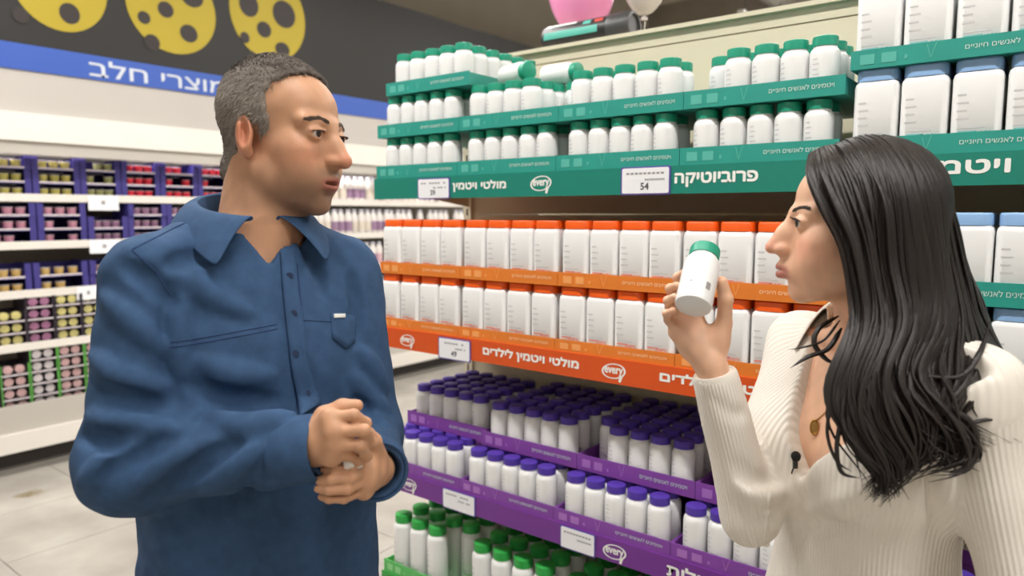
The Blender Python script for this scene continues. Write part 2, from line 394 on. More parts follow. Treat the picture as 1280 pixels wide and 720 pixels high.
def tray(x, y, z, lip, colr, label, group, d_=.40, w_=TRW):
    m, pale = dict(teal=(T_TEAL, PALE_TEAL), orange=(T_ORNG, PALE_OR), purple=(T_PURP, PALE_PU), green=(T_GREEN, PALE_GR))[colr]
    key = (colr, lip, d_, w_)
    if key not in TRAY:
        me = tray_mesh(w_, d_, lip, m)
        mb = MB(); add_text(mb, heb('ויטמינים לאנשים חיוניים'), w_*.56, -.0006, lip*.42, lip*.26, w_*.38, .0)
        tx = mb.mesh('tray_lettering', [mat('print_soft', lin(205, 225, 220), .5) if colr != 'orange' else mat('print_soft_or', lin(250, 214, 170), .5)])
        mb = MB()
        for a, b in ((.05, .09), (.16, .21)): mb.box(w_*a, w_*(a+.075), -.0007, -.0002, lip*.22, lip*.74)
        mb.box(w_*.275, w_*.29, -.0007, -.0002, lip*.3, lip*.5)
        mb.add([(w_*.38, -.0006, lip*.9), (w_*.385, -.0006, lip*.9), (w_*.405, -.0006, lip*.2), (w_*.4, -.0006, lip*.2)], [(0, 3, 2, 1)])
        mb.add([(w_*.43, -.0006, lip*.95), (w_*.425, -.0006, lip*.95), (w_*.40, -.0006, lip*.2), (w_*.405, -.0006, lip*.2)], [(0, 1, 2, 3)])
        TRAY[key] = (me, tx, mb.mesh('tray_emblem', [pale]))
    me, tx, em = TRAY[key]
    o = meshobj('display_tray', me, loc=(x, y, z)); tag(o, label, 'tray', group)
    meshobj('lettering', tx, None, o); tag(meshobj('emblem', em, None, o), kind='stuff')
    return o
O6 = ['first', 'second', 'third', 'fourth', 'fifth', 'sixth']
def fill(k, tx_, ty, tz, ncol, nrow, label, group, pitch, rp, skip=(), y0=.036, w_=TRW):
    for r in range(nrow):
        for c in range(ncol):
            if (c, r) in skip: continue
            x = tx_ + w_/2 + (c-(ncol-1)/2)*pitch + random.uniform(-.001, .001)
            bottle(k, x, ty+y0+r*rp + random.uniform(-.0012, .0012), tz+.0032, label % ('%s row, %s along' % (O6[r], O6[c])), group, random.uniform(-.22, .22) if k in ('teal', 'purple', 'green') else random.uniform(-.015, .015))
TX0 = [-1.750+i*.3425 for i in range(4)]
O4 = ['first', 'second', 'third', 'fourth']; ORD = ['end', 'second', 'third', 'fourth']
for i, x in enumerate(TX0):
    lab = 'teal tray on the upper teal shelf strip, %s from the gondola end' % ['first', 'second', 'third', 'fourth'][i]
    tray(x, YG-.001, 1.611, .039, 'teal', lab, 'teal display trays')
    fill('teal', x, YG-.001, 1.611, 5, 2, 'white bottle with teal cap, lower tier, '+O4[i]+' tray, %s from gondola end', 'teal capped bottles in the lower teal trays', .0605, .0605,
         {0: ((4, 1),), 1: (), 2: ((3, 1),), 3: ((2, 1), )}[i])
    tray(x+.006, YG+.001, 1.7365, .039, 'teal', 'middle-tier teal tray stacked on bottle caps, %s from the gondola end' % ['first', 'second', 'third', 'fourth'][i], 'teal display trays')
    fill('teal', x+.006, YG+.001, 1.7365, 5, 2 if i == 0 else 3, 'white bottle with teal cap, middle tier, '+O4[i]+' tray, %s from gondola end', 'teal capped bottles in the middle teal trays', .0605, .0605,
         {0: (), 1: ((4, 0), (4, 1), (0, 2), (1, 2), (2, 2)), 2: ((4, 2), (1, 2), (2, 1)), 3: ((0, 0), (1, 2), (2, 0 + 2), (3, 2))}[i])
tray(TX0[0]+.045, YG+.004, 1.8625, .038, 'teal', 'topmost teal tray alone on the third tier at the gondola end', 'teal display trays')
fill('teal', TX0[0]+.045, YG+.004, 1.8625, 5, 6, 'white bottle with teal cap in topmost tray, %s from gondola end', 'teal capped bottles in the topmost tray', .0605, .0605)
# two bottles tipped over on the middle tier, beside the topmost tray
for k, (x, y, rz, lab) in enumerate(((-1.315, 1.655, 1.25, 'white bottle lying on its side beside topmost teal tray'), (-1.22, 1.72, 1.5, 'second tipped-over white bottle lying on teal caps'))):
    o = bottle('teal', x, y, 1.860+.0302, lab, 'tipped over bottles', 0)
    o.rotation_euler = (math.pi/2*.999, 0, rz)
for i, x in enumerate(TX0):
    on_ = ['first', 'second', 'third', 'fourth'][i]
    tray(x, YG-.001, 1.143, .031, 'orange', 'lower orange tray on the orange strip, %s from the gondola end' % on_, 'orange display trays')
    fill('orange', x, YG-.001, 1.143, 4, 2, 'square bottle with orange cap, lower tier, '+O4[i]+' tray, %s from gondola end', 'orange capped bottles in the lower trays', .0835, .083, {0: ((2, 1),), 1: ((1, 1),), 2: (), 3: ()}[i], .0445)
    tray(x+(.008 if i < 3 else .002), YG+.0, 1.3145, .036, 'orange', 'upper orange tray stacked on orange caps, %s from the gondola end' % on_, 'orange display trays')
    fill('orange', x+(.008 if i < 3 else .002), YG+.0, 1.3145, 4, 2, 'square bottle with orange cap, upper tier, '+O4[i]+' tray, %s from gondola end', 'orange capped bottles in the upper trays', .0835, .083, (), .0445)
    # purple
    tray(x, YG-.001, .676, .037, 'purple', 'lower purple tray on the purple strip, %s from the gondola end' % on_, 'purple display trays')
    fill('purple', x, YG-.001, .676, 5, 2, 'white bottle with purple cap, lower tier, '+O4[i]+' tray, %s from gondola end', 'purple capped bottles in the lower trays', .0615, .0605)
    dy = .086 if i == 0 else .063
    tray(x+.032, YG+dy, .8085, .043, 'purple', 'upper purple tray resting on purple caps, %s from the gondola end' % on_, 'purple display trays', .34 if i == 0 else .37)
    fill('purple', x+.032, YG+dy, .8085, 5, 5 if i == 0 else 6, 'white bottle with purple cap, upper tier, '+O4[i]+' tray, %s from gondola end', 'purple capped bottles in the upper trays', .0615, .0605, {0: (), 1: ((1, 3),), 2: ((0, 0),), 3: ((0, 0), (4, 4))}[i])
    # green base level
    tray(x, YG-.001, .318, .042, 'green', 'bright green tray on the lowest shelf, %s from the gondola end' % on_, 'bright green display trays')
    fill('green', x, YG-.001, .318, 4, 4, 'tall white bottle with bright green cap, '+O4[i]+' tray, %s from gondola end', 'green capped bottles on the lowest shelf', .0765, .078, {0: ((3, 0),), 1: (), 2: (), 3: ()}[i], .042)
for i in range(3):
    x = SX[1]+.004+i*.3425; o1 = ['first', 'second', 'third'][i]
    for z, lip, nm in ((1.611, .037, 'on the teal strip reading vitamin'), (1.780, .036, 'stacked on light blue caps at the top'), (1.163, .036, 'on the strip below shoulder height'), (1.334, .044, 'stacked on light blue caps below shoulder height')):
        tray(x, YG-.001 if z not in (1.78,) else YG-.002, z, lip, 'teal', 'teal tray %s, %s past joint' % (nm, o1), 'teal trays of light blue capped bottles')
        fill('blue', x, YG-.001, z, 4, 2, 'large bottle with light blue cap, %s, %s tray, %%s from joint' % ({1.611: 'third tier', 1.780: 'topmost tier', 1.163: 'lowest tier', 1.334: 'second tier'}[z], O4[i]), 'light blue capped bottles', .0835, .083, (), .0445)
    tray(x, YG-.001, .676, .037, 'purple', 'purple tray behind the woman, %s past the section joint' % o1, 'purple display trays')
    fill('purple', x, YG-.001, .676, 5, 1, 'white bottle with purple cap, '+O4[i]+' tray past joint, %s', 'purple capped bottles past the joint', .0615, .0605)
# black canister lying on the gondola top, balloons behind it
cz = 2.047; can = empty('black_canister', (-1.315, 2.10, cz)); tag(can, 'black cylindrical canister lying on top of the gondola', 'canister')
BLK = mat('can_black', lin(38, 36, 38), .35, noise=.2, nscale=20); r = .048
def xl(prof, name, m, parent, n=32):
    mb = MB(); mb.lathe(prof, n); mb.v = [(z, x, y+r) for x, y, z in mb.v]; return mb.build(name, m, parent, 40)
cb = xl([(r*.55, -.17), (r*.9, -.165), (r*.97, -.155), (r*.97, .09)], 'body', BLK, can)
xl([(r, .09), (r*1.03, .095), (r*1.03, .16), (r*.95, .17), (r*.8, .172), (r*.78, .165)], 'lid', mat('can_lid', lin(62, 62, 64), .4), can)
def patch(x0, x1, a0, a1, name, m, parent, rr=r*.975):
    n = 10; mb = MB(); mb.add([(x, rr*math.sin(a), r+rr*math.cos(a)) for x in (x0, x1) for a in [a0+(a1-a0)*i/n for i in range(n+1)]], [(i, i+1, n+2+i, n+1+i) for i in range(n)])
    return mb.build(name, m, parent)
patch(-.15, .06, -1.75, -1.25, 'teal_band', PALE_TEAL, cb); patch(-.13, -.03, -.75, -.3, 'white_label', PRINT, cb)
patch(.045, .075, -1.0, -.7, 'red_mark', mat('can_red', lin(220, 80, 70), .5), cb); patch(.0, .03, -1.05, -.65, 'teal_mark', PALE_TEAL, cb)
def balloon(px, py, y, R_, colm, label):
    p = onplane(px, py, 1, y); n = 28; prof = []
    for i in range(1, 19):
        a = math.pi*i/19; z = -math.cos(a); k = math.sin(a); prof.append((R_*k*(1-.10*max(0, -z)), R_*(z*1.16 if z > 0 else z*1.38)))
    o = empty('balloon', (p.x, y, 2.047)); tag(o, label, 'balloon', 'balloons above the gondola')
    zz = p.z-2.047
    MB().lathe(prof, n, (0, 0, zz)).build('skin', colm, o, 60)
    kz = zz-R_*1.39
    MB().lathe([(.003, 0), (.006, -.006), (.013, -.018)], 12, (0, 0, kz+.004)).build('knot', colm, o, 60)
    MB().tube([(.004*math.sin(i), .004*math.cos(i*1.3), kz*(1-i/6)) for i in range(7)], .0012, 5).build('ribbon', PRINT, o)
balloon(727, -14, 2.315, .125, mat('balloon_pink', lin(240, 150, 200), .25, spec=.5), 'large pink balloon behind the black canister')
balloon(806, -20, 2.30, .075, mat('balloon_grey', lin(200, 196, 194), .25), 'pale grey balloon beside the pink one')
# ================================================================== the chiller with dairy products
CH_W = mat('chiller_white', lin(228, 222, 214), .4, noise=.03, nscale=4); CH_G = mat('chiller_grey', lin(186, 180, 172), .5); CH_D = mat('chiller_dark', lin(52, 46, 42), .6)
FY0, FY1 = -.4, 9.2
chl = empty('dairy_chiller', (XF-.5, (FY0+FY1)/2, 0)); tag(chl, 'long white open dairy chiller with stepped shelves along the wall', 'chiller')
CI = -Vector(chl.location)
def cpart(name, mb, m, smooth=None, parent=None):
    o = mb.build(name, m, parent or chl, smooth)
    if parent is None: o.location = CI
    return o
XB = XF-.75
cpart('back_panel', MB().box(XB-.06, XB, FY0, FY1, .1, 2.05), CH_G)
cpart('canopy', MB().box(XB, XF+.02, FY0, FY1, 1.92, 2.08), CH_W)
cpart('canopy_lip', MB().box(XF-.10, XF+.0, FY0, FY1, 1.845, 1.92), CH_G)
cpart('air_grille', MB().box(XF-.5, XF-.11, FY0, FY1, 1.9, 1.92), CH_D)
cpart('base_tank', MB().box(XB, XF+.02, FY0, FY1, .2, .345), CH_G)
cpart('front_panel', MB().box(XF+.02, XF+.05, FY0, FY1, .245, .40), CH_G)
cpart('bumper', MB().box(XF+.02, XF+.075, FY0, FY1, .135, .245), CH_W)
cpart('kick_plate', MB().box(XF-.1, XF-.02, FY0, FY1, .03, .2), CH_D)
cpart('foot_rail', MB().box(XF-.06, XF+.03, FY0, FY1, 0, .035), mat('rail_grey', lin(120, 116, 110), .5))
for y in (FY0, FY1-.05): cpart('end_panel', MB().box(XB-.06, XF+.02, y, y+.05, .0, 2.08), CH_W)
for k in range(4):
    y = FY0+.3+k*2.3
    o = cpart('canopy_lamp', MB().tube([(XF-.14, y, 1.885), (XF-.14, y+2.1, 1.885)], .012, 8), mat('chiller_tube', (1, .98, .97, 1), .5, emit=5))
    ld = bpy.data.lights.new('canopy_light', 'AREA'); ld.shape = 'RECTANGLE'; ld.size = .05; ld.size_y = 2.1; ld.energy = 9; ld.color = (1, .95, .95)
    lo = bpy.data.objects.new('canopy_light', ld); lo.location = (XF-.14, y+1.05, 1.868); lo.rotation_euler = (0, math.radians(-22), 0); link(lo, chl); lo.location = Vector(lo.location)+CI
SHZ = [1.60, 1.32, 1.035, .728]; SHX = [XF-.10, XF-.07, XF-.05, XF-.02]
for z, x in zip(SHZ, SHX):
    sh = cpart('shelf', MB().box(XB, x, FY0+.05, FY1-.05, z-.02, z), CH_W)
    y = FY0+.05
    while y < FY1-.1:
        y2 = min(y+1.2, FY1-.05)
        cpart('ticket_strip', MB().box(x, x+.008, y+.004, y2-.004, z-.025, z+.022), CH_W, parent=sh); y = y2
def lip_card(px0, px1, si, lab, dz=0, h=.07):
    x = SHX[si]+.012; z = SHZ[si]; py = 250+60*si
    ya, yb = onplane(px0, py, 0, x).y, onplane(px1, py, 0, x).y
    o = MB().box(-.001, .001, 0, yb-ya, -h, 0).build('shelf_card', TAGW); o.location = (x, ya, z+.02+dz); tag(o, lab, 'card', 'white cards on the chiller shelf lips')
    MB().box(.0011, .0014, (yb-ya)*.42, (yb-ya)*.55, -h*.62, -h*.35).build('print', INKL, o)
lip_card(110, 148, 0, 'white price card below the red cup trays', 0, .095); lip_card(112, 150, 1, 'white card at the second chiller shelf lip', -.0, .085); lip_card(96, 126, 2, 'white card at the third chiller shelf lip', 0, .085)
# sign above
sgn = empty('dairy_sign', (XF-.1, 3.2, 2.08)); tag(sgn, 'black and blue hanging dairy sign with yellow cheese circles', 'sign')
SI = -Vector(sgn.location); XS = XF+.0
def spart(name, mb, m, parent=None):
    o = mb.build(name, m, parent or sgn)
    if parent is None: o.location = SI
    return o
spart('grey_board', MB().box(XS-.08, XS-.01, FY0, 9.4, 2.08, 2.322), mat('sign_grey', lin(184, 178, 172), .6))
bb = spart('blue_band', MB().box(XS-.08, XS, FY0, 9.4, 2.322, 2.468), mat('sign_blue', lin(48, 84, 170), .5))
bk = spart('black_board', MB().box(XS-.08, XS-.004, FY0, 9.4, 2.468, 3.32), mat('sign_black', lin(26, 24, 22), .6))
def yz(px, py): p = onplane(px, py, 0, XS); return p.y, p.z
mb = MB(); ya = yz(112, 90)[0]; yb = yz(281, 110)[0]
add_text(mb, heb('מוצרי חלב'), ya, XS+.003, 2.345, .098, yb-ya, .02, '+x'); spart('lettering', mb, mat('sign_print', lin(200, 206, 216), .5), bb)
YEL = mat('cheese_yellow', lin(168, 148, 30), .6); HOLE = mat('cheese_hole', lin(40, 32, 30), .6)
def disc(mb, cy, cz, ry, rz, x, n=40, bites=()):
    vs_ = []
    for i in range(n):
        a = 2*math.pi*i/n; vs_.append((x, cy+ry*math.cos(a), cz+rz*math.sin(a)))
    mb.add(vs_, [tuple(range(n))])
for (cx, cy, rx, ry, holes) in ((72, -22, 61, 60, ((87, 17, 13, 13), (26, 19, 11, 10), (40, -20, 12, 12))),
                               (213, 9, 56, 57, ((207, 12, 10, 10), (180, 22, 8, 8), (236, 42, 11, 11), (190, 53, 10, 10), (240, -4, 14, 13))),
                               (334, 18, 47, 57, ((311, 6, 12, 15), (355, 18, 14, 17), (330, 37, 9, 10), (306, 47, 6, 7), (353, 62, 9, 9), (315, 72, 7, 8))),
                               (445, 40, 40, 50, ((440, 30, 9, 11), (455, 60, 8, 9)))):
    if cx > 400: continue
    c = yz(cx, cy); e = yz(cx+rx, cy)[0]-c[0]; e2 = c[0]-yz(cx-rx, cy)[0]; ez = c[1]-yz(cx, cy+ry)[1]
    mb = MB(); disc(mb, c[0]+(e-e2)/2, c[1], (e+e2)/2, ez, XS+.0); ch = spart('cheese_print', mb, YEL, bk)
    for hx, hy, a, b in holes:
        h = yz(hx, hy); mb = MB(); disc(mb, h[0], h[1], yz(hx+a, hy)[0]-h[0], h[1]-yz(hx, hy+b)[1], XS+.001, 20)
        o = mb.build('cheese_hole_print', HOLE, bk)
# cups and trays
NAVY = mat('carton_navy', lin(58, 50, 126), .6, noise=.12, nscale=12); CARTW = mat('carton_white', lin(206, 196, 200), .6)
CUPC = {n: mat('cup_'+n, lin(*c), .4) for n, c in dict(yellow=(186, 176, 92), olive=(150, 150, 96), red=(220, 44, 66), bluewhite=(170, 170, 216), cream=(220, 204, 170),
        pink=(200, 140, 160), mauve=(150, 110, 140), gold=(214, 180, 110), lemon=(206, 196, 128), plum=(160, 108, 140), white=(206, 198, 200), rose=(196, 160, 160)).items()}
CUP = {}; LIDS = {}
for n, m in CUPC.items():
    CUP[n] = MB().lathe([(.021, 0), (.023, .003), (.0275, .046), (.029, .049)], 14, cap1=False).mesh('cup_wall', [m], 40)
    LIDS[n] = MB().lathe([(.029, .049), (.030, .050), (.030, .052), (.028, .0525)], 14).mesh('cup_lid', [m if n in ('lemon', 'plum', 'white', 'rose', 'bluewhite') else mat('cup_foil', lin(200, 192, 198), .35, .3)], 40)
def carton(wy, h, x_d=.24):
    t = .004; p = .030; mb = MB()
    mb.box(-x_d, 0, 0, wy, 0, t).box(-x_d, -x_d+t, 0, wy, t, h-.006).box(-x_d, 0, 0, t, t, h).box(-x_d, 0, wy-t, wy, t, h).box(-t, 0, t, t+p, t, h).box(-t, 0, wy-t-p, wy-t, t, h); mb.m = 1
    mb.box(-t, .0005, t+p, wy-t-p, t, .015); return mb.mesh('carton', [NAVY, CARTW])
CRT = {}
def cup(colr, x, y, z, clab):
    o = meshobj('dairy_cup', CUP[colr], loc=(x, y, z)); tag(o, clab, 'cup', 'dairy cups in the chiller'); meshobj('lid', LIDS[colr], None, o); return o
NTH = ['lowest', 'middle', 'upper', 'topmost', 'highest']
def stack(si, y, wy, nlay, colr, cn, ordn, ncup=3, h=.083):
    x = SHX[si]-.012; z = SHZ[si]; where = ['top', 'second', 'third'][si]
    if (wy, h) not in CRT: CRT[(wy, h)] = carton(wy, h)
    for k in range(nlay):
        o = meshobj('cup_carton', CRT[(wy, h)], loc=(x-random.uniform(0, .012), y, z+k*h)); tag(o, 'navy carton of %s cups, %s stack on %s chiller shelf, %s layer' % (cn, ordn, where, NTH[k]), 'carton', 'navy cartons on the chiller shelves')
        pitch = (wy-.068)/ncup
        for c in range(ncup):
            if random.random() < .08: continue
            cup(colr, o.location.x-.036+random.uniform(-.004, 0), y+wy/2+(c-(ncup-1)/2)*pitch, z+k*h+.0042, '%s dairy cup, %s carton stack, %s chiller shelf, %s layer, %s along' % (cn, ordn, where, NTH[k], OD[c]))
def ypx(px, si): return onplane(px, 260, 0, SHX[si] if si < 4 else XF).y
OD = ['first', 'second', 'third', 'fourth', 'fifth', 'sixth', 'seventh', 'eighth']
y = ypx(-22, 0)
for q, (wy, colr, cn) in enumerate(((.26, 'yellow', 'pale yellow'), (.26, 'yellow', 'pale yellow'), (.24, 'olive', 'olive green'), (.25, 'red', 'red'), (.26, 'red', 'red'), (.25, 'red', 'red'), (.25, 'bluewhite', 'blue and white'), (.26, 'cream', 'cream'))):
    stack(0, y, wy, 3, colr, cn, OD[q]); y += wy+.006
y = ypx(-22, 1)
for q, (wy, n, colr, cn) in enumerate(((.27, 3, 'pink', 'pink'), (.27, 3, 'pink', 'pink'), (.24, 2, 'mauve', 'mauve'), (.25, 3, 'mauve', 'mauve'), (.25, 3, 'mauve', 'mauve'), (.25, 3, 'mauve', 'mauve'))):
    stack(1, y, wy, n, colr, cn, OD[q]); y += wy+.008
y = ypx(-34, 2)
for q, (wy, n, colr, cn) in enumerate(((.27, 2, 'gold', 'gold'), (.30, 2, 'gold', 'gold'), (.27, 2, 'rose', 'rose'), (.25, 3, 'rose', 'rose'))):
    stack(2, y, wy, n, colr, cn, OD[q], 3, .088); y += wy+.012
CRATE_B = mat('crate_black', lin(46, 36, 48), .6); CRATE_G = mat('crate_green', lin(90, 160, 70), .6)
def crate(wy, h, m):
    t = .004; mb = MB().box(-.2, 0, 0, wy, 0, t).box(-.2, -.2+t, 0, wy, t, h).box(-.2, -.002, 0, t, t, h).box(-.2, -.002, wy-t, wy, t, h); mb.m = 1
    mb.box(-t, 0, t+.003, wy-t-.003, t, .013); mb.m = 2; mb.box(-.002, .001, 0, t+.003, 0, h).box(-.002, .001, wy-t-.003, wy, 0, h); return mb.mesh('crate', [CRATE_B, CARTW, m])
CR = {c: crate(.148, .071, m) for c, m in (('black', CRATE_B), ('green-edged', CRATE_G))}
def crates(si, ys, nlay, seq, cm, where):
    x = (SHX[si] if si < 4 else XF+.0)-.01; z = SHZ[si] if si < 4 else .345
    for q, y in enumerate(ys):
        colr, cn = seq[q % len(seq)]
        for k in range(nlay - (1 if q in (0, 4) else 0)):
            o = meshobj('cup_crate', CR[cm], loc=(x-random.uniform(0, .006), y, z+k*.0715)); tag(o, '%s crate of %s cups, %s stack on %s, %s layer' % (cm, cn, OD[q], where, NTH[k]), 'crate', 'crates of cups in the chiller')
            for ci, c in enumerate((.043, .105)):
                p = cup(colr, x-.072, y+c, z+k*.0715+.0395, '%s cup lying lid forward, %s stack on %s, %s layer, %s along' % (cn, OD[q], where, NTH[k], OD[ci])); p.rotation_euler = (0, math.pi/2, 0); p.scale = (.84, .84, 1)
crates(3, [ypx(-14, 3)+i*.151 for i in range(7)], 4, (('lemon', 'lemon yellow'), ('plum', 'plum'), ('lemon', 'lemon yellow'), ('lemon', 'lemon yellow')), 'black', 'fourth chiller shelf')
crates(4, [ypx(-14, 4)+i*.151 for i in range(7)], 5, (('rose', 'rose'), ('white', 'white'), ('rose', 'rose')), 'green-edged', 'chiller base')
# tall white drink bottles farther along the chiller
DRB = MB().lathe([(.028, 0), (.033, .006), (.033, .15), (.030, .17), (.019, .195), (.017, .200)], 14).mesh('drink_body', [mat('drink_white', lin(226, 220, 216), .4)], 40)
DRC = MB().lathe([(.021, .200), (.021, .220), (.019, .222)], 12).mesh('drink_cap', [mat('drink_cap', lin(196, 196, 206), .4)], 40)
DRL = MB().lathe([(.0334, .04), (.0334, .12)], 14, cap0=False, cap1=False)
DLB = {n: DRL.mesh('drink_label', [mat('drink_label_'+n, lin(*c), .5)], 40) for n, c in dict(mauve=(150, 120, 150), cream=(214, 204, 190), purple=(110, 80, 160), pink=(206, 170, 180)).items()}
def ordinal(n):
    a = ['', 'first', 'second', 'third', 'fourth', 'fifth', 'sixth', 'seventh', 'eighth', 'ninth', 'tenth', 'eleventh', 'twelfth', 'thirteenth', 'fourteenth', 'fifteenth', 'sixteenth', 'seventeenth', 'eighteenth', 'nineteenth']
    t = ['', '', 'twent', 'thirt', 'fort', 'fift', 'sixt', 'sevent']
    return a[n] if n < 20 else t[n//10]+'ieth' if n % 10 == 0 else t[n//10]+'y-'+a[n % 10]
y1 = 5.75
for si, (z, x) in enumerate(zip(SHZ + [.345], SHX + [XF])):
    nm = ['top', 'second', 'third', 'fourth', 'lowest'][si]; cs = [('cream', 'mauve'), ('mauve', 'cream'), ('pink', 'mauve'), ('cream', 'pink'), ('purple', 'mauve')][si]
    y0 = 3.42 if si == 0 else 3.02 if si == 1 else 2.62; n = int((y1-y0)/.072)
    for q in range(n):
        if random.random() < .12: continue
        c = cs[(q//3) % 2]
        for tier in range(1):
            o = meshobj('drink_bottle', DRB, loc=(x-.05-random.uniform(0, .02), y0+q*.072, z)); tag(o, 'white drink bottle with %s band, %s chiller shelf, %s along the row' % (c, nm, ordinal(q+1)), 'bottle', 'drink bottles in the chiller')
            meshobj('cap', DRC, None, o); meshobj('label_band', DLB[c], None, o)
# ================================================================== people: bodies are grown from smooth distance fields
class Field:
    def __init__(s, xs, ys, zs):
        s.a = [np.asarray(v, np.float32) for v in (xs, ys, zs)]
        s.D = np.full([len(v) for v in s.a], .08, np.float32)
    def sub(s, lo, hi):
        sl = tuple(slice(max(0, int(np.searchsorted(a, l))-1), min(len(a), int(np.searchsorted(a, h))+1)) for a, l, h in zip(s.a, lo, hi))
        return sl, s.a[0][sl[0]][:, None, None], s.a[1][sl[1]][None, :, None], s.a[2][sl[2]][None, None, :]
    def put(s, sl, d, k, op):
        o = s.D[sl]
        if o.size == 0: return
        if op == 'u':
            h = np.maximum(k-np.abs(o-d), 0)/k; s.D[sl] = np.minimum(o, d)-h*h*k*.25
        elif op == 's':
            h = np.maximum(k-np.abs(o+d), 0)/k; s.D[sl] = np.maximum(o, -d)+h*h*k*.25
        elif op == 'i':
            h = np.maximum(k-np.abs(o-d), 0)/k; s.D[sl] = np.maximum(o, d)+h*h*k*.25
    def cap(s, p, q, r0, r1=None, k=.01, op='u', m=.03):
        r1 = r0 if r1 is None else r1; p = np.array(p, float); q = np.array(q, float); R = max(r0, r1)+k+m
        sl, X, Y, Z = s.sub(np.minimum(p, q)-R, np.maximum(p, q)+R); e = q-p; L2 = max(float(e@e), 1e-9)
        t = np.clip(((X-p[0])*e[0]+(Y-p[1])*e[1]+(Z-p[2])*e[2])/L2, 0, 1)
        d = np.sqrt((X-p[0]-t*e[0])**2+(Y-p[1]-t*e[1])**2+(Z-p[2]-t*e[2])**2)-(r0+(r1-r0)*t)
        s.put(sl, d, k, op)
    def chain(s, pts, rs, k=.01, op='u'):
        for i in range(len(pts)-1): s.cap(pts[i], pts[i+1], rs[i], rs[i+1], k, op)
    def ell(s, c, r, M=None, k=.01, op='u', m=.03):
        """ellipsoid; M = 3x3 whose rows are its axes"""
        c = np.array(c, float); M = np.eye(3) if M is None else np.array(M, float); r = np.array(r, float)
        ext = np.sqrt(((M*r[:, None])**2).sum(0))+k+m
        sl, X, Y, Z = s.sub(c-ext, c+ext); X = X-c[0]; Y = Y-c[1]; Z = Z-c[2]
        k0 = 0; k1 = 0
        for i in range(3):
            v = M[i, 0]*X+M[i, 1]*Y+M[i, 2]*Z; k0 = k0+(v/r[i])**2; k1 = k1+(v/r[i]**2)**2
        k0 = np.sqrt(k0); k1 = np.sqrt(k1)+1e-6
        s.put(sl, (k0*(k0-1)/k1).astype(np.float32), k, op)
    def loft(s, secs, sd, nd, k=.01, op='u', p=2.3):
        """stack of ellipses: secs = (z, cx, cy, half along sd, half along nd)"""
        S = np.array(sorted(secs)); z0, z1 = S[0, 0], S[-1, 0]; R = S[:, 3:].max()+.06
        lo = (S[:, 1].min()-R, S[:, 2].min()-R, z0-.08); hi = (S[:, 1].max()+R, S[:, 2].max()+R, z1+.08)
        sl, X, Y, Z = s.sub(lo, hi); zz = Z.ravel()
        # smooth interpolation between the sections
        g = np.linspace(z0, z1, 200); cols = []
        for c in range(1, 5):
            v = np.interp(g, S[:, 0], S[:, c]); w_ = 15; vp = np.concatenate([np.full(w_, v[0]), v, np.full(w_, v[-1])])
            v = np.convolve(vp, np.ones(2*w_+1)/(2*w_+1), 'same')[w_:-w_]; cols.append(np.interp(zz, g, v)[None, None, :])
        cx, cy, a, b = cols
        u = np.abs((X-cx)*sd[0]+(Y-cy)*sd[1])/a; v = np.abs((X-cx)*nd[0]+(Y-cy)*nd[1])/b
        q = (u**p+v**p)**(1/p); d = (q-1)*np.minimum(a, b)
        d = np.maximum(d, np.maximum(Z-z1, z0-Z))
        s.put(sl, d.astype(np.float32), k, op)
    def at(s, P):
        """trilinear lookup"""
        P = np.atleast_2d(P); ix = []; fr = []
        for c in range(3):
            a = s.a[c]; i = np.clip(np.searchsorted(a, P[:, c])-1, 0, len(a)-2); ix.append(i); fr.append(np.clip((P[:, c]-a[i])/(a[i+1]-a[i]), 0, 1))
        out = 0
        for dx in (0, 1):
            for dy in (0, 1):
                for dz in (0, 1):
                    w_ = (fr[0] if dx else 1-fr[0])*(fr[1] if dy else 1-fr[1])*(fr[2] if dz else 1-fr[2]); out = out+w_*s.D[ix[0]+dx, ix[1]+dy, ix[2]+dz]
        return out
    def hit(s, px, py, lo=.6, hi=1.6):
        t = np.linspace(lo, hi, 1200); d = np.array(LR(px, py)); P = t[:, None]*d[None, :]+np.array([0, 0, CAMH])
        v = s.at(P); i = np.argmax(v < 0)
        if v[i] >= 0: return None
        return P[i]
    def nets(s):
        D = s.D; S = D < 0; n = np.zeros([k-1 for k in D.shape], np.int8)
        for dx in (0, 1):
            for dy in (0, 1):
                for dz in (0, 1): n += S[dx:D.shape[0]-1+dx, dy:D.shape[1]-1+dy, dz:D.shape[2]-1+dz]
        act = (n > 0) & (n < 8); I = np.argwhere(act); idx = np.full(act.shape, -1, np.int64); idx[act] = np.arange(len(I))
        acc = np.zeros((len(I), 3)); cnt = np.zeros(len(I))
        for ax in range(3):
            o1, o2 = [c for c in range(3) if c != ax]
            for a in (0, 1):
                for b in (0, 1):
                    p0 = I.copy(); p0[:, o1] += a; p0[:, o2] += b; p1 = p0.copy(); p1[:, ax] += 1
                    d0 = D[p0[:, 0], p0[:, 1], p0[:, 2]]; d1 = D[p1[:, 0], p1[:, 1], p1[:, 2]]; m = (d0 < 0) != (d1 < 0)
                    t = np.where(m, d0/np.where(m, d0-d1, 1), 0)
                    for c in range(3):
                        v = s.a[c][p0[:, c]]
                        if c == ax: v = v+t*(s.a[c][p1[:, c]]-v)
                        acc[:, c] += np.where(m, v, 0)
                    cnt += m
        V = acc/cnt[:, None]; F = []
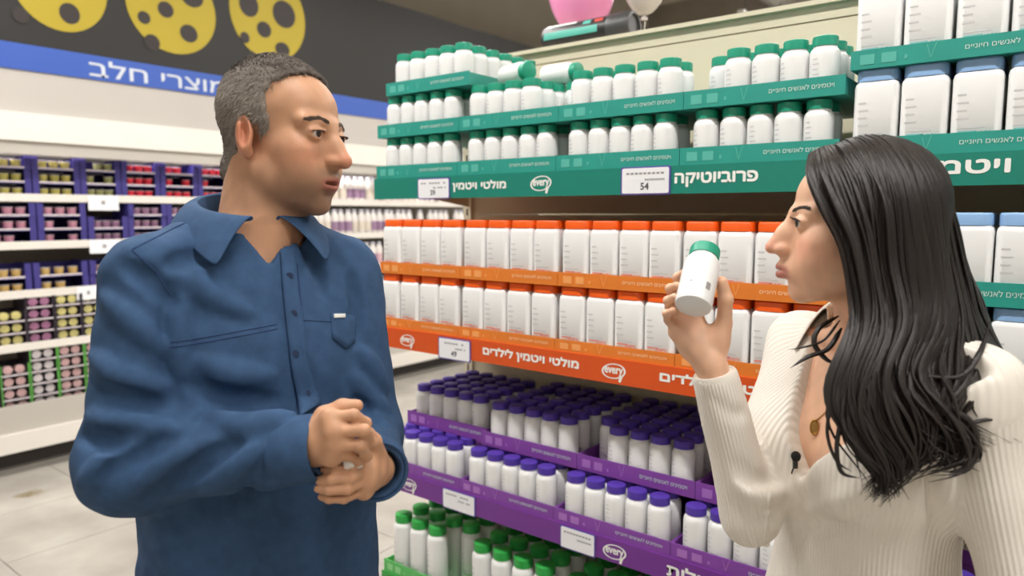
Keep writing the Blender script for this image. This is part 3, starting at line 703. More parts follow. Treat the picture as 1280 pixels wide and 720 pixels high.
        for ax in range(3):
            o1, o2 = [(1, 2), (2, 0), (0, 1)][ax]
            A = np.take(S, range(0, D.shape[ax]-1), ax); B = np.take(S, range(1, D.shape[ax]), ax); E = np.argwhere(A != B)
            ok = (E[:, o1] > 0) & (E[:, o2] > 0) & (E[:, o1] < D.shape[o1]-1) & (E[:, o2] < D.shape[o2]-1); E = E[ok]
            if not len(E): continue
            q = []
            for a, b in ((-1, -1), (0, -1), (0, 0), (-1, 0)):
                e = E.copy(); e[:, o1] += a; e[:, o2] += b; q.append(idx[e[:, 0], e[:, 1], e[:, 2]])
            q = np.stack(q, 1); fl_ = ~S[E[:, 0], E[:, 1], E[:, 2]]; q[fl_] = q[fl_][:, ::-1]; F.append(q)
        return V, np.concatenate(F)
def axis(lo, hi, fine, coarse):
    """grid line positions: fine = [(a, b, step)]"""
    v = lo; out = [lo]
    while v < hi:
        st = coarse
        for a, b, q in fine:
            if a-1e-6 <= v < b: st = min(st, q)
            elif v < a and v+st > a: st = max(a-v, q)
        v += st; out.append(v)
    return out
def relax(V, F, it=1, lam=.5):
    for _ in range(it):
        acc = np.zeros_like(V); cnt = np.zeros(len(V))
        for a, b in ((0, 1), (1, 2), (2, 3), (3, 0)):
            np.add.at(acc, F[:, a], V[F[:, b]]); np.add.at(acc, F[:, b], V[F[:, a]]); np.add.at(cnt, F[:, a], 1); np.add.at(cnt, F[:, b], 1)
        V = V+lam*(acc/np.maximum(cnt, 1)[:, None]-V)
    return V
def np_mesh(name, V, F, m, col=None, base=None, smooth=True, attrs=None):
    if base is not None: V = V-np.array(base)
    me = bpy.data.meshes.new(name); me.vertices.add(len(V)); me.vertices.foreach_set('co', np.ascontiguousarray(V, np.float32).ravel())
    n = F.shape[1]; me.loops.add(F.size); me.loops.foreach_set('vertex_index', np.ascontiguousarray(F, np.int32).ravel())
    me.polygons.add(len(F)); me.polygons.foreach_set('loop_start', np.arange(0, F.size, n, dtype=np.int32)); me.polygons.foreach_set('loop_total', np.full(len(F), n, np.int32))
    me.update(calc_edges=True); me.validate()
    if smooth: me.polygons.foreach_set('use_smooth', np.ones(len(me.polygons), bool))
    if col is not None:
        a = me.color_attributes.new('Col', 'FLOAT_COLOR', 'POINT'); c = np.ones((len(V), 4), np.float32); c[:, :3] = col; a.data.foreach_set('color', c.ravel())
    for k, v in (attrs or {}).items():
        a = me.attributes.new(k, 'FLOAT', 'POINT'); a.data.foreach_set('value', np.ascontiguousarray(v, np.float32))
    me.materials.append(m); return me
def polysd(px, pz, poly):
    """signed distance to a polygon (negative inside)"""
    d = np.full(np.broadcast(px, pz).shape, 1e9); ins = np.zeros(d.shape, bool); N = len(poly)
    for i in range(N):
        ax, az = poly[i]; bx, bz = poly[(i+1) % N]; ex, ez = bx-ax, bz-az
        t = np.clip(((px-ax)*ex+(pz-az)*ez)/(ex*ex+ez*ez), 0, 1); d = np.minimum(d, (px-ax-t*ex)**2+(pz-az-t*ez)**2)
        c = ((az > pz) != (bz > pz)) & (px < (bx-ax)*(pz-az)/((bz-az) if bz != az else 1e-9)+ax); ins ^= c
    return np.where(ins, -1, 1)*np.sqrt(d)
class HeadFrame:
    def __init__(s, o, yaw, pitch=0, roll=0, scale=1):
        f_ = Vector((math.cos(yaw)*math.cos(pitch), math.sin(yaw)*math.cos(pitch), math.sin(pitch))); l = Vector((0, 0, 1)).cross(f_).normalized()
        u = f_.cross(l); R_ = Matrix.Rotation(roll, 3, f_); l = R_ @ l; u = R_ @ u
        s.M = np.array([f_, l, u]); s.o = np.array(o); s.s = scale
    def __call__(s, x, y, z): return s.o+s.s*(x*s.M[0]+y*s.M[1]+z*s.M[2])
    def inv(s, V): return ((V-s.o) @ s.M.T)/s.s
    def rot(s, ay=0, az=0, ax=0):
        R_ = np.array(Matrix.Rotation(az, 3, 'Z') @ Matrix.Rotation(ay, 3, 'Y') @ Matrix.Rotation(ax, 3, 'X')); return R_.T @ s.M
def sculpt_head(F, H, g):
    """g: dict of proportions; H: head frame (x forward, y left, z up, eyes at z = 0)"""
    def E(c, r, k=.012, op='u', M=None): F.ell(H(*c), np.array(r)*H.s, H.M if M is None else M, k, op)
    def C(a, b, r0, r1=None, k=.01, op='u'): F.cap(H(*a), H(*b), r0*H.s, (r1 if r1 is not None else r0)*H.s, k, op)
    E((-.018, 0, .036), g['cran'], .02)
    E((.026, 0, .036), (.058, .060, .052), .02)                          # forehead
    E((.030, 0, -.028), (.056, .060, .066), .02)                          # mid face
    E((.028, 0, -.072), g['jaw'], .02)                                    # jaw
    E((g['chin'][0], 0, g['chin'][1]), (.019, .022, .017), .018)          # chin
    for s in (-1, 1):
        C((-.002, s*.046, -.058), (.05, s*.028, -.092), .017, .014, .02)  # jaw line
        E((.054, s*.040, -.026), (.024, .021, .020), .02)                 # cheekbone
        E((.058, s*.034, -.055), (.022, .022, .026), .02)                 # cheek
        C((.080, s*.010, g['brow']), (.068, s*.046, g['brow']+.001), g['browr'], g['browr']*.85, .014)   # brow ridge
    # sockets
    for s in (-1, 1): E((.0905, s*.031, -.001), (.012, .017, .0105), .010, 's')
    # muzzle
    E((.068, 0, -.066), (.030, .032, .026), .018)
    # nose
    nt = g['nose']
    C((.0835, 0, .012), (.0985, 0, -.014), .0080, .0080, .012); C((.0985, 0, -.014), (nt[0], 0, nt[1]), .0080, nt[2], .008)
    E((.088, 0, -.026), (.019, .0145, .022), .012)
    for s in (-1, 1):
        E((nt[0]-.013, s*.0125, nt[1]-.002), (.0105, .0065, .0075), .007)
        E((nt[0]-.006, s*.0062, nt[1]-.0105), (.0055, .0028, .003), .003, 's')
    C((nt[0]-.014, 0, nt[1]-.008), (.089, 0, -.056), .005, .006, .008)     # columella and philtrum
    # lids
    for s in (-1, 1):
        E((.0765, s*.031, -.0005), (.0135, .0150, .0128), .004)
        E((.0900, s*.0315, g['slit'][0]), (.010, .0132, g['slit'][1]), .002, 's')
        C((.0868, s*.018, .0048), (.081, s*.0445, .0035), .0022, .0018, .004)   # upper lid edge
    # lips
    for s in (-1, 1):
        C((.0985, 0, -.0655), (.0845, s*.0215, -.070), g['lip'], .0025, .006)
        C((.0965, 0, -.0775), (.0845, s*.020, -.0715), g['lip']*1.15, .0025, .006)
    E((.099, 0, -.0712), (.013, .020, g['mouth']), .002, 's')
    E((.0975, 0, -.0885), (.010, .022, .0045), .008, 's')                 # dip under the lower lip
    # ears
    for s in (-1, 1):
        M = H.rot(ay=math.radians(-14), az=s*math.radians(22))
        c = (-.012, s*.0735, -.012)
        F.ell(H(*c), np.array((.0185, .0095, .0315))*H.s, M, .006, 'u')
        F.ell(H(c[0]+.004, s*.0835, c[2]+.003), np.array((.0120, .0100, .022))*H.s, M, .003, 's')
        C((c[0]-.004, s*.0800, c[2]+.014), (c[0]-.003, s*.0785, c[2]-.010), .0032, .0035, .004)
        E((c[0]+.008, s*.072, c[2]-.026), (.008, .006, .009), .006)
        C((c[0]+.011, s*.073, c[2]+.004), (c[0]+.009, s*.074, c[2]-.008), .004, .004, .004)
def eyeball(H, s, parent, base, gaze=(1, 0, 0), iris=(60, 40, 28)):
    n, m = 28, 20; V = []; cs = []; g_ = Vector(gaze).normalized()
    for i in range(m+1):
        th = math.pi*i/m
        for j in range(n):
            ph = 2*math.pi*j/n; v = Vector((math.cos(th), math.sin(th)*math.cos(ph), math.sin(th)*math.sin(ph)))
            V.append(v)
    q = Vector((1, 0, 0)).rotation_difference(g_); P = []
    wh, ir, pu = np.array(lin(214, 204, 198)[:3]), np.array(lin(*iris)[:3]), np.array((.006, .005, .005))
    for v in V:
        a = math.acos(max(-1, min(1, v.x))); cs.append(pu if a < .22 else ir if a < .56 else wh)
        v2 = q @ v; P.append(H(.0768+.0118*v2.x, s*.031+.0118*v2.y, .0118*v2.z))
    F = [(i*n+j, i*n+(j+1) % n, (i+1)*n+(j+1) % n, (i+1)*n+j) for i in range(m) for j in range(n)]
    me = np_mesh('eye', np.array(P), np.array(F), mat('eye_wet', (1, 1, 1, 1), .12, attr='Col'), np.array(cs), base)
    return meshobj('eye', me, None, parent)
def lash_line(H, s, name, parent, base, m, n=30, ln_=.006, top=.0050, thick=.0007):
    """dark lid edge with lashes, following the upper lid"""
    mb = MB(); pts = []
    for k in range(n):
        y = .0185+.0255*k/(n-1); zz = top*math.sin(math.pi*(.12+.8*k/(n-1)))**.6; q = 1-((y-.031)/.0152)**2-((zz+.0005)/.0130)**2
        x = .0765+.0142*math.sqrt(max(q, .02)); pts.append((x, y, zz))
    P = [Vector(H(x, s*y, z))-Vector(base) for x, y, z in pts]; mb.tube(P, [thick*(.5+math.sin(math.pi*i/(n-1))) for i in range(n)], 6)
    for (x, y, z), p in zip(pts, P):
        d = Vector(H.M[0]*.75+H.M[1]*s*(y-.029)*22-H.M[2]*.12); u = Vector(H.M[2]); mb.tube([p+d*ln_*t+u*ln_*.45*t*t for t in (0, .4, .75, 1)], [.0005, .0004, .0003, .0001], 4)
    return mb.build(name, m, parent, 60)
def strip_hairs(name, roots, parent, base, m, wid=.0012, seg=4):
    """short tapering hairs as one mesh: roots = list of (p, dir, length, bend)"""
    mb = MB()
    for p, d, ln_, bend in roots:
        p = Vector(p); d = Vector(d); b = Vector(bend)
        pts = [p+d*ln_*t+b*ln_*t*t for t in np.linspace(0, 1, seg)]
        mb.tube([q-Vector(base) for q in pts], [wid*(1-.8*t) for t in np.linspace(0, 1, seg)], 5)
    return mb.build(name, m, parent, 60)
def persons_root(name, base, label):
    o = empty(name, RZ @ Vector(base), YAW); tag(o, label, 'person'); return o
def draped(F, pts, n=40, off=.0015):
    """photo-guided line laid on a grown surface"""
    P = np.array(pts, float); t = np.concatenate([[0], np.cumsum(np.hypot(*np.diff(P, axis=0).T))]); out = []
    for q in np.linspace(0, t[-1], n):
        h = F.hit(np.interp(q, t, P[:, 0]), np.interp(q, t, P[:, 1]))
        if h is not None:
            d = np.array([0, 0, CAMH])-h; out.append(h+d/np.linalg.norm(d)*off)
    if len(out) > 6:
        o = np.array(out)
        for _ in range(2): o[1:-1] = (o[:-2]+2*o[1:-1]+o[2:])/4
        out = list(o)
    return out
def folds(F, lst):
    for pts, r, depth, op in lst:
        depth *= .55; P = draped(F, pts, 14, -r*depth if op == 'u' else r*depth)
        n = len(P)
        rs = [r*(.35+.65*math.sin(math.pi*min(1, max(0, i/(n-1))))) for i in range(n)] if n > 1 else []
        for i in range(n-1): F.cap(P[i], P[i+1], rs[i], rs[i+1], .014 if op == 'u' else .011, op, .02)
def noise3(V, sc, seed):
    r = np.random.RandomState(seed); out = np.zeros(len(V))
    for _ in range(10):
        k = r.normal(size=3)*sc; out += np.sin(V @ k+r.uniform(0, 6.28))
    return out/10**.5
def hand(F, wrist, knuck, fingers, thumb, r=.0080, k=.007):
    """palm from wrist to the four knuckles; fingers = lists of joints starting from the knuckle"""
    w_ = np.array(wrist)
    for i, kn in enumerate(knuck):
        kn = np.array(kn); F.cap(w_+(kn-w_)*.12, kn, .0150, .0112, .014)
    for i in range(3):
        a, b = np.array(knuck[i]), np.array(knuck[i+1]); F.cap(a, b, .0095, .0095, .01); F.cap(w_*.5+a*.5, w_*.5+b*.5, .0125, .0125, .012)
    for j, fg in enumerate(fingers):
        rr = r*(1.0, 1.04, .98, .86)[j]; n = len(fg); P = [np.array(p) for p in fg]
        rs = [rr*1.08, rr*1.0, rr*.92, rr*.78][:n]
        for i in range(n-1): F.cap(P[i], P[i+1], rs[i], rs[i+1], .0016 if i else .004)
        for i in range(1, n-1): F.ell(P[i], (rr*1.06,)*3, None, .002)
    T = [np.array(p) for p in thumb]; rs = [.0150, .0112, .0102, .0082]
    for i in range(len(T)-1): F.cap(T[i], T[i+1], rs[i], rs[i+1], .010 if i == 0 else .005)
def skin_tint(V, H, base, rosy, lipc, beard=None, amount=.6):
    c = np.tile(np.array(base), (len(V), 1)); h = H.inv(V); near = (np.abs(h[:, 1]) < .1) & (h[:, 2] > -.14) & (h[:, 0] > -.12)
    def blob(cen, rad): return np.exp(-(((h-np.array(cen))/np.array(rad))**2).sum(1))*near
    w_ = np.zeros(len(V))
    for s in (-1, 1): w_ += .7*blob((.06, s*.04, -.035), (.03, .022, .022))+.8*blob((-.01, s*.08, -.012), (.025, .02, .035))
    w_ += .8*blob((.115, 0, -.035), (.018, .016, .014)); w_ = np.clip(w_, 0, 1)[:, None]; c = c*(1-w_)+np.array(rosy)*w_
    if beard is not None:
        b = np.clip(1.2*blob((.05, 0, -.095), (.06, .07, .036))+.7*blob((.09, 0, -.056), (.02, .026, .008)), 0, 1)*amount
        b *= np.where(h[:, 2] < -.045, 1, .6); b = b[:, None]; c = c*(1-b)+np.array(beard)*b
    lp = np.zeros(len(V))
    for z, rz in ((-.0655, .0045), (-.0775, .0058)): lp += np.exp(-(((h[:, 2]-z-(.0-np.abs(h[:, 1])*.12)*(1 if z > -.07 else -1))/rz)**4)-((h[:, 1]/.0225)**6))*(h[:, 0] > .082)*near
    lp = np.clip(lp, 0, 1)[:, None]; c = c*(1-lp*.85)+np.array(lipc)*lp*.85
    n = noise3(V, 160, 3)[:, None]; return np.clip(c*(1+.04*n), 0, 1)
SKINM = mat('skin', (1, 1, 1, 1), .48, attr='Col', sss=.12, bump=.12, bscale=420, spec=.4)
def leg(F, hip, knee, ank, rs, k=.03): F.cap(hip, knee, rs[0], rs[1], k); F.cap(knee, ank, rs[1], rs[2], k)
def shoe(name, ank, yaw, base, parent, m, sole):
    """laced shoe under the ankle; yaw = toe direction"""
    ax, ay = ank[0], ank[1]; c, s = math.cos(yaw), math.sin(yaw)
    F = Field(*[np.arange(a, b, .006) for a, b in ((ax-.25, ax+.25), (ay-.25, ay+.25), (-.02, .18))])
    def P(x, y, z): return (ax+c*x-s*y, ay+s*x+c*y, z)
    M = np.array([[c, s, 0], [-s, c, 0], [0, 0, 1]])
    F.ell(P(-.03, 0, .05), (.05, .038, .05), M, .02); F.ell(P(.09, 0, .042), (.105, .044, .042), M, .03); F.cap(P(-.02, 0, .06), P(-.01, 0, .12), .042, .044, .03)
    sl = np.s_[:, :, :]; F.put(sl, np.broadcast_to(.016-F.a[2][None, None, :], F.D.shape), .004, 'i'); F.put(sl, np.broadcast_to(F.a[2][None, None, :]-.125, F.D.shape), .004, 'i')
    V, Q = F.nets(); o = meshobj(name, np_mesh(name, relax(V, Q, 1), Q, m, None, base), None, parent)
    mb = MB(); n = 40; ring = []
    for i in range(n):
        a = 2*math.pi*i/n; x = .062+.128*math.cos(a); y = .044*math.sin(a)*(1-.12*(math.cos(a) < 0)); ring.append(P(x, y, 0))
    mb.add([(p[0]-base[0], p[1]-base[1], z-base[2]) for z in (0, .018) for p in ring], [tuple(range(n-1, -1, -1)), tuple(range(n, 2*n))]+[(i, (i+1) % n, n+(i+1) % n, n+i) for i in range(n)])
    mb.build('sole', sole, o, 40)
    mb = MB()
    for k in range(4):
        x = .055+.022*k; mb.tube([Vector(P(x, y, .094-.011*k-abs(y)*.35))-Vector(base) for y in (-.022, 0, .022)], .003, 6)
    mb.build('laces', sole, o, 60); return o
# ------------------------------------------------------------------ the man in the blue shirt
mid = Vector((-.395, 1.10, 0)); n_ = Vector((.6, -.8, 0)); s_ = Vector((.8, .6, 0))     # n: facing, s: his left
MBASE = (mid.x, mid.y, 0)
man = persons_root('person', MBASE, 'man in blue button shirt with short grey hair, hands clasped')
HM = HeadFrame(L(354, 168, 1.10), math.radians(-20), math.radians(-4), math.radians(-3), .985)
shR, shL = np.array((-.497, .99, 1.412)), np.array((-.282, 1.185, 1.405))
elR, elL = np.array(L(163, 578, .955)), np.array(L(450, 545, 1.16))
wrR, wrL = np.array(L(374, 562, .915)), np.array(L(470, 585, .985))
def tp(u, v, z): return np.array((mid.x+s_.x*u+n_.x*v, mid.y+s_.y*u+n_.y*v, z))
def msecs(inf, lst): return [(z, *(tp(u, v, z)[:2]), a+inf, b+inf) for z, u, v, a, b in lst]
MT = [(.84, 0, -.01, .165, .115), (.95, 0, -.005, .168, .118), (1.06, 0, .005, .160, .118), (1.18, 0, .008, .166, .118), (1.30, 0, 0, .176, .114), (1.38, 0, -.012, .172, .098), (1.43, 0, -.02, .125, .078), (1.475, 0, -.022, .065, .060)]
BF = Field(axis(-.68, -.06, [(HM.o[0]-.13, HM.o[0]+.14, .0024), (-.28, -.14, .0024)], .010),
           axis(.78, 1.36, [(HM.o[1]-.11, HM.o[1]+.12, .0024), (.84, 1.03, .0024)], .010),
           axis(.02, 1.78, [(1.49, 1.76, .0024), (1.07, 1.29, .0024), (1.29, 1.49, .006)], .016))
BF.loft(msecs(-.012, MT), s_, n_, .02)
neck0 = tp(0, -.02, 1.40); neck1 = HM(-.028, 0, -.045)
BF.cap(neck0, neck1, .062, .056, .03); BF.cap(tp(0, .0, 1.42), HM(.005, 0, -.07), .048, .045, .03)
sculpt_head(BF, HM, dict(cran=(.081, .0735, .078), jaw=(.056, .0535, .044), chin=(.070, -.104), brow=.0155, browr=.0105, nose=(.113, -.0365, .0118), slit=(-.0014, .0042), lip=.0052, mouth=.0028))
for a, b, c, r in ((shR, elR, wrR, 1), (shL, elL, wrL, 1)):
    BF.cap(a, b, .040, .032, .03); BF.cap(b, c, .033, .026, .02)
# right hand: back of the hand to the camera, fingers folded over the left one
kR = [L(412, 522, .882), L(419, 539, .876), L(420, 556, .878), L(415, 571, .884)]
hand(BF, wrR, kR, [[kR[0], L(442, 519, .878), L(457, 529, .893), L(459, 543, .912)], [kR[1], L(455, 538, .872), L(464, 553, .892), L(456, 566, .912)],
     [kR[2], L(450, 557, .874), L(458, 570, .893), L(446, 579, .910)], [kR[3], L(437, 569, .883), L(448, 576, .896), L(440, 583, .908)]],
     [L(388, 548, .91), L(405, 519, .905), L(428, 509, .905), L(446, 507, .907)], .0076)
kL = [L(458, 572, .935), L(460, 586, .925), L(459, 600, .922), L(455, 613, .925)]
hand(BF, wrL, kL, [[kL[0], L(440, 584, .900), L(420, 586, .894), L(405, 588, .900)], [kL[1], L(438, 598, .892), L(414, 600, .886), L(398, 600, .894)],
     [kL[2], L(434, 612, .890), L(411, 613, .887), L(397, 611, .895)], [kL[3], L(430, 624, .896), L(411, 624, .895), L(401, 621, .902)]],
     [L(470, 570, .96), L(466, 552, .935), L(458, 543, .925), L(452, 538, .92)], .0066)
hipR, hipL = tp(-.09, -.01, .90), tp(.09, -.01, .90)
knR, knL = tp(-.11, .015, .49), tp(.11, .02, .49); anR, anL = tp(-.12, -.02, .08), tp(.12, -.02, .08)
leg(BF, hipR, knR, anR, (.075, .05, .035)); leg(BF, hipL, knL, anL, (.075, .05, .035))
V, Q = BF.nets(); V = relax(V, Q, 1, .4)
SK_M = np.array(lin(198, 150, 118)[:3])
col = skin_tint(V, HM, SK_M, lin(204, 128, 100)[:3], lin(168, 98, 86)[:3], np.array(lin(98, 76, 62)[:3]), .85)
meshobj('body', np_mesh('man_body', V, Q, SKINM, col, MBASE), None, man)
for s in (-1, 1): eyeball(HM, s, man, MBASE, (1, -.05, -.03))
# short hair: a cropped shell over the skull plus stubbly tufts
HF = Field(*[np.arange(a-.15, a+.15, .0026) for a in HM.o])
HF.ell(HM(-.0185, 0, .036), (np.array((.081, .0735, .078))+.0058)*HM.s, HM.M, .01); HF.ell(HM(.024, 0, .038), (np.array((.058, .060, .052))+.005)*HM.s, HM.M, .02)
HF.cap(HM(-.03, 0, -.02), HM(-.05, 0, -.06), .058, .05, .02)
G = np.stack(np.meshgrid(*HF.a, indexing='ij'), -1).reshape(-1, 3); hh = HM.inv(G)
POLY = [(-.13, -.072), (-.052, -.078), (-.040, -.045), (-.030, -.006), (-.012, .016), (.004, .010), (.010, -.026), (.020, -.022), (.022, .012), (.016, .042), (.020, .066), (.046, .086), (.062, .096), (.058, .14), (-.13, .14)]
pd = polysd(hh[:, 0]+.0018*noise3(G, 200, 5), hh[:, 2]+.0015*noise3(G, 220, 6), POLY).reshape(HF.D.shape)
HF.D = HF.D+(.0004*noise3(G, 400, 8)).reshape(HF.D.shape).astype(np.float32)
HF.put(np.s_[:, :, :], pd.astype(np.float32), .004, 'i')
V, Q = HF.nets(); hv = HM.inv(V)
gr = np.clip(.15+.06*noise3(V, 300, 9)+.75*np.clip((np.abs(hv[:, 1])-.03)/.03, 0, 1)*np.clip((.095-hv[:, 2])/.04, 0, 1), 0, 1)[:, None]
hc = np.array(lin(74, 64, 57)[:3])*(1-gr)+np.array(lin(146, 137, 128)[:3])*gr
hair = meshobj('hair', np_mesh('short_hair', V, Q, mat('short_hair', (1, 1, 1, 1), .75, attr='Col', noise=.3, nscale=1200, bump=.6, bscale=1500, stretch=(1, 1, .35)), hc, MBASE), None, man)
# cropped strands over the shell
hr_ = np.random.RandomState(3); sel = hr_.choice(len(V), 8000); mb = MB(); cc = []
for q in sel:
    v = V[q]; nrm = v-HM(-.0185, 0, .03); nrm = nrm/np.linalg.norm(nrm); fl_ = -HM.M[2]*.7-HM.M[0]*.25+hr_.normal(size=3)*.25; fl_ = fl_-nrm*(fl_ @ nrm)
    if hv[q, 2] > .085: fl_ = HM.M[0]*.8+hr_.normal(size=3)*.3; fl_ = fl_-nrm*(fl_ @ nrm)
    ln_ = hr_.uniform(.005, .009); b0 = Vector(v)-Vector(MBASE); mb.tube([b0-Vector(nrm)*.001, b0+(Vector(nrm)*.35+Vector(fl_)*.6)*ln_, b0+(Vector(nrm)*.35+Vector(fl_)*1.3)*ln_], [.00055, .00045, .00015], 3, caps=False); cc += [hc[q]*hr_.uniform(.75, 1.6)]*9
me = mb.mesh('short_strands', [MATS['short_hair']], 60); at_ = me.color_attributes.new('Col', 'FLOAT_COLOR', 'POINT'); ca = np.ones((len(cc), 4), np.float32); ca[:, :3] = np.array(cc); at_.data.foreach_set('color', ca.ravel())
tag(meshobj('hair_strands', me, None, hair), kind='stuff')
# eyebrows and lashes
rng = random.Random(4)
for s in (-1, 1):
    roots = []
    for k in range(170):
        t = rng.random(); y = .012+.036*t; z = .0165+.0055*math.sin(math.pi*min(1, t*1.05+.1))+rng.uniform(-.0026, .0022)*(1-.5*t)
        x = .098-.16*(y-.01)-.0+.0
        p = HM(x, s*y, z)
        for q in range(18):                                            # settle on the skin
            dv = float(BF.at(p)[0])
            if abs(dv) < .0006: break
            p = p-HM.M[0]*dv*.8
        roots.append((p-HM.M[0]*.0003, -HM.M[0]*.22+HM.M[1]*s*.9+HM.M[2]*rng.uniform(-.1, .4), .0075, -HM.M[0]*.15))
    strip_hairs('eyebrow', roots, man, MBASE, mat('brow_dark', lin(82, 66, 56), .7), .0006)
for s in (-1, 1): lash_line(HM, s, 'eyelashes', man, MBASE, MATS['brow_dark'], 26, .0045, .0032, .0005)
# ---- shirt
DEN = mat('denim_blue', lin(54, 80, 114), .82, noise=.16, nscale=55, bump=.35, bscale=900, spec=.2)
SF = Field(axis(-.72, -.05, [], .0045), axis(.74, 1.42, [], .0045), axis(.80, 1.56, [], .0045))
SF.loft(msecs(.014, [(.80, 0, -.01, .178, .128)]+MT[1:]), s_, n_, .03)
for a, b, c, e in ((shR, elR, wrR, .66), (shL, elL, wrL, .64)):
    SF.cap(a*.95+b*.05, b, .060, .056, .05); SF.cap(b, c, .058, .043, .03)
    SF.ell(b, (.058, .058, .058), None, .03)
SF.cap(tp(-.06, -.02, 1.452), shR+np.array((0, 0, .012)), .036, .048, .04); SF.cap(tp(.06, -.02, 1.452), shL+np.array((0, 0, .012)), .036, .046, .04)
G = np.stack(np.meshgrid(*SF.a, indexing='ij'), -1).reshape(-1, 3)
SF.D += ((.0016*noise3(G, 26, 11)+.0012*noise3(G, 55, 12))).reshape(SF.D.shape).astype(np.float32)
folds(SF, [([(92, 512), (140, 530), (190, 527), (222, 538)], .012, .55, 'u'), ([(103, 606), (140, 572), (196, 536)], .012, .55, 'u'), ([(160, 618), (200, 588), (246, 556)], .011, .55, 'u'),
           ([(96, 545), (140, 552), (180, 545)], .011, .6, 's'), ([(125, 600), (165, 575), (215, 548)], .010, .6, 's'), ([(185, 622), (240, 590), (280, 566)], .010, .6, 's'),
           ([(222, 352), (212, 400), (210, 450), (220, 500)], .013, .6, 's'), ([(228, 360), (222, 420), (224, 470)], .010, .5, 'u'),
           ([(110, 440), (150, 470), (205, 486)], .012, .6, 'u'), ([(100, 470), (150, 495), (205, 510)], .010, .6, 's'),
           ([(255, 612), (285, 592), (320, 560)], .009, .6, 'u'), ([(300, 622), (330, 590), (350, 556)], .008, .6, 's'), ([(225, 600), (262, 575), (300, 552)], .009, .6, 's'),
           ([(225, 345), (262, 372), (310, 392)], .012, .6, 'u'), ([(205, 335), (235, 320), (280, 318)], .010, .6, 's'), ([(250, 450), (290, 470), (340, 470)], .012, .65, 'u'),
           ([(240, 480), (290, 502), (350, 500)], .012, .65, 's'), ([(260, 520), (310, 535), (372, 520)], .012, .6, 'u'),
           ([(438, 340), (450, 380), (448, 430)], .010, .6, 's'), ([(440, 470), (462, 500), (484, 512)], .010, .6, 'u'), ([(445, 500), (465, 522), (486, 530)], .009, .6, 's'), ([(452, 440), (470, 470), (478, 490)], .010, .6, 'u'),
           ([(150, 330), (190, 350), (215, 380)], .011, .65, 's'), ([(130, 370), (165, 400), (200, 440)], .010, .65, 'u'), ([(380, 300), (400, 340), (405, 370)], .009, .6, 's')])
# the cloth never dips into the body
SF.loft(msecs(-.004, MT), s_, n_, .01)
for a, b, c in ((shR, elR, wrR), (shL, elL, wrL)): SF.cap(a, b, .048, .040, .01); SF.cap(b, c, .041, .034, .01)
# openings: cuffs and neck
def cuff_cut(F, e, w_, back, rad):
    ax = (w_-e)/np.linalg.norm(w_-e); c = w_-ax*back; R = rad+.05
    sl, X, Y, Z = F.sub(c-R, c+R+ax*.0)
    pl = (X-c[0])*ax[0]+(Y-c[1])*ax[1]+(Z-c[2])*ax[2]; rr = np.sqrt((X-c[0])**2+(Y-c[1])**2+(Z-c[2])**2)
    o = F.D[sl]; F.D[sl] = np.where(rr < R, np.maximum(o, pl), o).astype(np.float32)
    
    if rad > .026: F.cap(c+ax*.05, c-ax*.006, rad, rad, .003, 's')
    return c, ax
cR = cuff_cut(SF, elR, wrR+(wrR-elR)*.14, .004, .030); cL = cuff_cut(SF, elL, wrL+(wrL-elL)*.13, .004, .030)
SF.cap(tp(0, -.012, 1.425), HM(-.01, 0, -.09), .063, .075, .006, 's')
X = SF.a[0][:, None, None]; Y = SF.a[1][None, :, None]; Z = SF.a[2][None, None, :]
uu = (X-mid.x)*s_.x+(Y-mid.y)*s_.y; vv = (X-mid.x)*n_.x+(Y-mid.y)*n_.y
SF.put(np.s_[:, :, :], np.maximum(np.maximum(np.abs(uu-.002)-.003-np.maximum(Z-1.428, 0)*.62, 1.428-Z), np.maximum(.02-vv, vv-.17)).astype(np.float32), .006, 's')
V, Q = SF.nets(); V = relax(V, Q, 2, .45)
shirt = meshobj('shirt', np_mesh('shirt_cloth', V, Q, DEN, None, MBASE), None, man)
SEAM = mat('seam_blue', lin(36, 62, 104), .85); BTN = mat('shirt_button', lin(38, 54, 84), .35)
def seam(pts, r=.0011, m=SEAM, name='seam', n=46, off=.0004, parent=None):
    P = draped(SF, pts, n, off)
    if len(P) > 3: MB().tube([Vector(p)-Vector(MBASE) for p in P], r, 6).build(name, m, parent or shirt, 60)
for o in (0, 6): seam([(213, 428+o), (260, 421+o), (310, 412+o), (346, 405+o)])
seam([(352, 330), (357, 400), (364, 460), (376, 520)], .0016); seam([(372, 330), (378, 400), (388, 470), (398, 505)], .0013)
seam([(280, 258), (220, 284), (165, 312)], .0013); seam([(165, 312), (195, 340), (214, 370)], .0013)
seam([(378, 400), (414, 402)]); 
